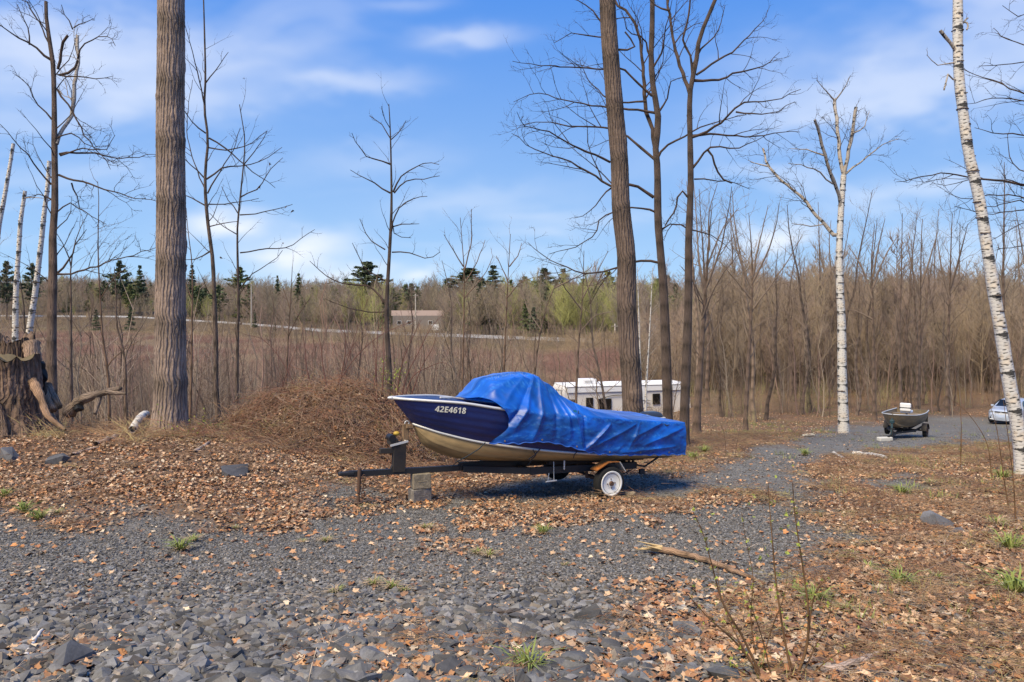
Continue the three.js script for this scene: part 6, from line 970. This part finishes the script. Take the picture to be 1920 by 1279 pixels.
// dead grass and straw, a mass nobody could count
{
  const clump = (seed, n, l, up, w = 1) => { R = mulberry(seed); const mb = new MB(); for (let k = 0; k < n; k++) { const a = R() * 6.283, p = V((R() - 0.5) * 0.3, 0.01 + 0.02 * R(), (R() - 0.5) * 0.3), e = p.clone().add(V(Math.cos(a) * l * (0.4 + R()), l * up * R(), Math.sin(a) * l * (0.4 + R()))), m = p.clone().lerp(e, 0.5); m.y += l * 0.12 * R(); mb.sliver(p, m, 0.0028 * w); mb.sliver(m, e, 0.0024 * w); } return mb.geo(); };
  const kinds = [clump(541, 26, 0.22, 0.15), clump(542, 20, 0.34, 0.3), clump(543, 22, 0.3, 0.8)], L = [[], [], []], one = mat(1, 1, 1, 0.95); R = mulberry(545);
  const tone = () => { const b = 0.7 + 0.6 * R(), w = R(); return w < 0.55 ? [0.38 * b, 0.25 * b, 0.15 * b] : w < 0.88 ? [0.27 * b, 0.15 * b, 0.09 * b] : [0.42 * b, 0.34 * b, 0.16 * b]; };
  for (let k = 0; k < 20000; k++) { const D = Math.sqrt(lerp(4.3 ** 2, 30 ** 2, R())), x = (R() - 0.5) * 1.45 * D, z = -D, [g, l] = cover(x, z); const right = sstep(0.8, 2.5, x) * 0.5 + 0.08; if (R() > l * right * (0.3 + fbm(x * 1.5 + 20, z * 1.5, 3)) || moundAt(x, z) > 0.05) continue; L[R() < 0.75 ? 0 : 1].push([place(x, H0(x, z) + 0.02, z, 0.8 + 0.6 * R(), 0.3, R), tone()]); }
  for (let k = 0; k < 420; k++) { const x = MX + rr(-3.6, 2.6), z = MZ + rr(-2.2, 2.6), b = moundAt(x, z); if (b < 0.02 && R() < 0.6) continue; const e = 0.15, gx = (HT(x + e, z) - HT(x - e, z)) / (2 * e), gz = (HT(x, z + e) - HT(x, z - e)) / (2 * e), o = new THREE.Object3D(); o.position.set(x, HT(x, z) + 0.02, z); o.quaternion.setFromUnitVectors(V(0, 1, 0), V(-gx, 1, -gz).normalize()); o.rotateY(R() * 6.283); o.scale.setScalar(0.7 + 0.8 * R()); o.updateMatrix(); L[Math.floor(R() * 3)].push([o.matrix.clone(), tone()]); }
  for (let k = 0; k < 160; k++) { const u = 60 + 420 * R(), D = 14.5 + 5 * R(), p = G(u, D); L[Math.floor(R() * 3)].push([place(p.x, p.y + 0.02, p.z, 1 + R(), 0.4, R), tone()]); }
  const sticks = [[], []], sg = [clump(547, 7, 0.5, 0.3, 2.1), clump(548, 5, 0.75, 0.5, 2.6)].map((g) => { g.scale(1, 1, 1); return g; });
  for (let k = 0; k < 1700; k++) { const onM = R() < 0.9, x = onM ? MX + rr(-3.0, 2.4) : lerp(-10.5, 4, R()), z = onM ? MZ + rr(-2, 2.4) : -lerp(13.5, 18.5, R()), e = 0.2, gx = (HT(x + e, z) - HT(x - e, z)) / (2 * e), gz = (HT(x, z + e) - HT(x, z - e)) / (2 * e), o = new THREE.Object3D(), b = 0.6 + 0.7 * R(), s = 0.6 + 0.6 * R(); o.position.set(x, HT(x, z) + 0.02, z); o.quaternion.setFromUnitVectors(V(0, 1, 0), V(-gx, 1, -gz).normalize()); o.rotateY(R() * 6.283); o.scale.set(s, s * (0.5 + 0.7 * R()), s); o.updateMatrix(); sticks[k % 2].push([o.matrix.clone(), R() < 0.5 ? [0.25 * b, 0.125 * b, 0.08 * b] : [0.30 * b, 0.20 * b, 0.135 * b]]); }
  for (let k = 0; k < 900; k++) { const D = Math.sqrt(lerp(4.4 ** 2, 15 ** 2, R())), x = (R() - 0.5) * 1.45 * D, z = -D, [g, l] = cover(x, z); if (R() > 0.10 + 0.8 * l) continue; const b = 0.6 + 0.7 * R(); sticks[k % 2].push([place(x, H0(x, z) + 0.03, z, 0.35 + 0.45 * R(), 0.15, R, 0.3), R() < 0.4 ? [0.22 * b, 0.14 * b, 0.10 * b] : [0.42 * b, 0.33 * b, 0.24 * b]]); }
  const tw = tag(thing('loose_twigs'), 'dead loose twigs tangled over the earth mound and left bank', 'twigs', null, 'stuff'); sg.forEach((g, f) => instanced('twig_mass', g, one, sticks[f], tw));
  const st = tag(thing('dead_grass'), 'dry tan grass and straw matted over mound and right bank', 'dead grass', null, 'stuff'); kinds.forEach((g, f) => instanced('straw_mass', g, one, L[f], st));
}
{
  R = mulberry(549); const mb = new MB(); for (let k = 0; k < 16; k++) { const a = R() * 6.283, l = 0.07 + 0.07 * R(), p = V((R() - 0.5) * 0.16, 0, (R() - 0.5) * 0.16), e = p.clone().add(V(Math.cos(a) * l * 0.6, l * 0.9, Math.sin(a) * l * 0.6)), s = V(-Math.sin(a), 0, Math.cos(a)).multiplyScalar(0.004); mb.tri(p.clone().add(s), p.clone().sub(s), e); }
  const g = mb.geo(), L = [];
  for (let k = 0; k < 9000; k++) { const D = Math.sqrt(lerp(4.6 ** 2, 42 ** 2, R())), x = (R() - 0.3) * 1.4 * D, z = -D, m = fbm(x * 0.7 + 33, z * 0.7, 3); if (x < 0.6 || m < 0.52 || R() > (m - 0.50) * 7) continue; const u = 960 + F * x / D; if (u < 1230) continue; const [gr] = cover(x, z); if (R() < gr * 0.9) continue; const b = 0.7 + 0.6 * R(); L.push([place(x, H0(x, z) + 0.01, z, 0.6 + 0.8 * R(), 0.4, R), R() < 0.7 ? [0.22 * b, 0.25 * b, 0.06 * b] : [0.36 * b, 0.31 * b, 0.11 * b]]); }
  const gs = tag(thing('sparse_grass'), 'thin new grass coming up through the right leaf litter', 'grass', null, 'stuff'); instanced('sparse_grass_mass', g, mat(1, 1, 1, 0.8, { side: THREE.DoubleSide }), L, gs);
}
// near saplings with opening buds, and the red shoots round the mound
function shoots(name, label, cat, seed, D, stems, m, w, o = {}) {
  R = mulberry(seed); const base = hit(...stems[0][0]), t = thing(name, label, cat, base.toArray());
  const buds = o.buds ? new MB() : null;
  for (const line of stems) {
    const b = o.own ? G(line[0][0], D) : hit(...line[0]), d = -b.z, away = (R() - 0.5) * (o.away ?? 0.5);
    const pts = line.map(([x, y], k) => k ? W(x, y, d + away * k / line.length) : b.clone().setY(b.y - 0.03)).map((p) => p.sub(base)), q = smooth(pts, 0.07), n = q.length - 1, rad = q.map((_, k) => lerp(w, w * 0.25, k / n)), mb = new MB(); mb.tube(q, rad, 6, 0.3, true);
    const opt = { ...TW, n: o.n ?? 2.5, max: o.max ?? 0.4, min: 0.08, rmin: 0.0022, leaf: buds, leafP: 0.9, leafS: o.budS ?? 0.035, up: 0.06, lift: 0.35, kink: 0.3 }; sprout(mb, q, rad, o.depth ?? 0, opt, o.from ?? 0.3);
    if (buds) for (let k = 0; k < n; k++) if (R() < 0.6 && k > n * 0.3) tip(buds, q[k].clone().add(V((R() - 0.5) * 0.03, (R() - 0.5) * 0.02, (R() - 0.5) * 0.03)), o.budS ?? 0.035);
    part('stem', mb.geo(), m, t);
  }
  if (buds && !buds.empty) part('bud', buds.geo(), M.bud, t).userData.kind = 'stuff'; return t;
}
const near = bark(0.24, 0.15, 0.07, 0.002);
shoots('sapling', 'tallest budding sapling stem rising from lower right litter', 'sapling', 551, 5.7, [[[1488, 1276], [1468, 1180], [1455, 1090], [1448, 1010], [1443, 950], [1440, 905]]], near, 0.010, { buds: true, n: 3, max: 0.22, budS: 0.03 });
shoots('sapling', 'budding sapling stem right of the tallest one, upright', 'sapling', 552, 5.7, [[[1490, 1272], [1512, 1215], [1516, 1150], [1507, 1075], [1497, 1010], [1490, 960], [1486, 905]], [[1512, 1213], [1530, 1110], [1560, 1075]]], near, 0.011, { buds: true, n: 2.4, max: 0.22, budS: 0.03 });
shoots('sapling', 'leaning budding sapling stem left of the tallest one', 'sapling', 553, 5.8, [[[1435, 1276], [1390, 1190], [1355, 1130], [1335, 1060], [1318, 1000], [1300, 960]], [[1440, 1278], [1380, 1205], [1330, 1160], [1285, 1110]]], near, 0.010, { buds: true, n: 2.4, max: 0.25, budS: 0.032 });
shoots('sapling', 'low spreading budding shoots at bottom right corner of rubble', 'sapling', 554, 5.5, [[[1430, 1279], [1400, 1225], [1370, 1190], [1330, 1178]], [[1450, 1279], [1430, 1200], [1410, 1140], [1395, 1100]], [[1425, 1279], [1385, 1255], [1350, 1235]]], near, 0.007, { buds: true, n: 4, max: 0.25, budS: 0.032 });
shoots('sapling', 'slim budding shoots crossing behind the fallen branch tip', 'sapling', 5541, 6.2, [[[1420, 1240], [1408, 1160], [1412, 1080], [1400, 1020], [1390, 960]], [[1426, 1242], [1450, 1170], [1470, 1120], [1478, 1060]], [[1410, 1238], [1370, 1170], [1350, 1110], [1345, 1050]]], near, 0.006, { buds: true, n: 4, max: 0.22, budS: 0.03 });
shoots('sapling', 'low tangle of budding twigs right of the upright sapling', 'sapling', 5542, 5.8, [[[1500, 1270], [1530, 1210], [1552, 1170], [1560, 1120]], [[1505, 1274], [1550, 1240], [1590, 1215], [1625, 1205]], [[1496, 1272], [1475, 1215], [1465, 1150]]], near, 0.006, { buds: true, n: 4, max: 0.25, budS: 0.03 });
shoots('sapling', 'thin bare sapling stems right, in front of leaning birch', 'sapling', 555, 12, [[[1905, 985], [1900, 900], [1888, 800], [1880, 740]], [[1893, 962], [1880, 880], [1868, 800], [1850, 740]]], near, 0.010, { n: 1.5, max: 0.5 });
shoots('sapling', 'thin forked sapling on drive edge left of leaning birch', 'sapling', 556, 18, [[[1800, 880], [1803, 820], [1800, 760], [1790, 700]], [[1860, 900], [1850, 830], [1810, 770], [1770, 740]]], near, 0.010, { n: 1.5, max: 0.6 });
shoots('sapling', 'small leafless sapling in front of the small boat, right', 'sapling', 557, 15, [[[1660 + 140, 862], [1801, 830], [1800, 800]]], near, 0.008, { n: 3, max: 0.3, buds: true, budS: 0.03 });
shoots('sapling', 'knee high bare shoots left of the gravel drive', 'sapling', 558, 24, [[[1362, 855], [1358, 815], [1350, 790]], [[1376, 862], [1384, 820], [1390, 790]], [[1545, 812], [1547, 790], [1546, 765]], [[1552, 808], [1556, 785], [1558, 760]]], M.sapling, 0.010, { n: 3, max: 0.4 });
const redStems = [
  [561, 'red brown shoots on left slope of the earth mound', [[[575, 840], [560, 770], [548, 715], [520, 665], [490, 635], [462, 628], [445, 620]], [[508, 855], [520, 780], [525, 740], [545, 680], [560, 640]], [[565, 840], [548, 780], [536, 740], [524, 700], [514, 680]]]],
  [562, 'red brown shoots fanning from centre of the earth mound', [[[590, 830], [605, 790], [630, 730], [655, 665], [672, 610], [690, 560]], [[588, 828], [612, 780], [640, 710], [676, 660], [720, 625], [780, 600]], [[592, 832], [640, 790], [690, 772], [720, 766]], [[610, 822], [650, 818], [690, 805]], [[600, 800], [620, 740], [640, 700], [648, 640], [640, 590]]]],
  [563, 'upright red shoots between earth mound and boat bow', [[[712, 790], [708, 740], [706, 680], [708, 630], [712, 575]], [[716, 770], [718, 710], [720, 660], [716, 600]], [[700, 750], [704, 690], [700, 640]], [[585, 740], [575, 690], [572, 655], [566, 620]], [[614, 730], [606, 690], [600, 640], [590, 610]]]],
  [564, 'red brown shoots leaning right behind the boat bow', [[[748, 745], [765, 700], [785, 660], [808, 615], [830, 590]], [[752, 742], [775, 705], [800, 690], [830, 680], [850, 690]], [[742, 740], [752, 690], [770, 640], [790, 600]], [[760, 742], [790, 690], [812, 650], [820, 620]]]],
];
for (const [seed, label, stems] of redStems) shoots('red_shrub', label, 'shrub', seed, 17, stems, M.red, 0.016, { n: 1.8, max: 0.9, away: 0.8, own: true, from: 0.4, depth: 1 });
shoots('budding_shrub', 'yellow green budding shrub at base of small bare tree', 'shrub', 570, 18.6, [[[722, 742], [716, 715], [712, 690]], [[732, 742], [738, 712], [748, 690]], [[736, 742], [745, 720], [752, 702]], [[726, 742], [722, 705], [726, 680]]], near, 0.006, { buds: true, n: 9, max: 0.3, budS: 0.06, own: true });
shoots('budding_shrub', 'sparse budding stems at foot of the thick furrowed trunk', 'shrub', 571, 14.8, [[[330, 858], [325, 820], [322, 790]], [[345, 860], [352, 815], [360, 780]], [[318, 858], [308, 800], [290, 760]], [[355, 860], [372, 810], [385, 770]]], near, 0.006, { buds: true, n: 5, max: 0.35, budS: 0.04, own: true });
shoots('dry_shrub', 'pale dry stems arching in front of the old stump', 'shrub', 572, 15, [[[30, 815], [45, 770], [60, 765]], [[40, 815], [35, 780], [32, 750]], [[20, 812], [24, 770], [20, 745]], [[48, 815], [62, 780], [75, 775]], [[8, 815], [2, 770], [-4, 740]]], M.barkPale, 0.007, { n: 2, max: 0.4, own: true });

renderer.render(scene, camera);
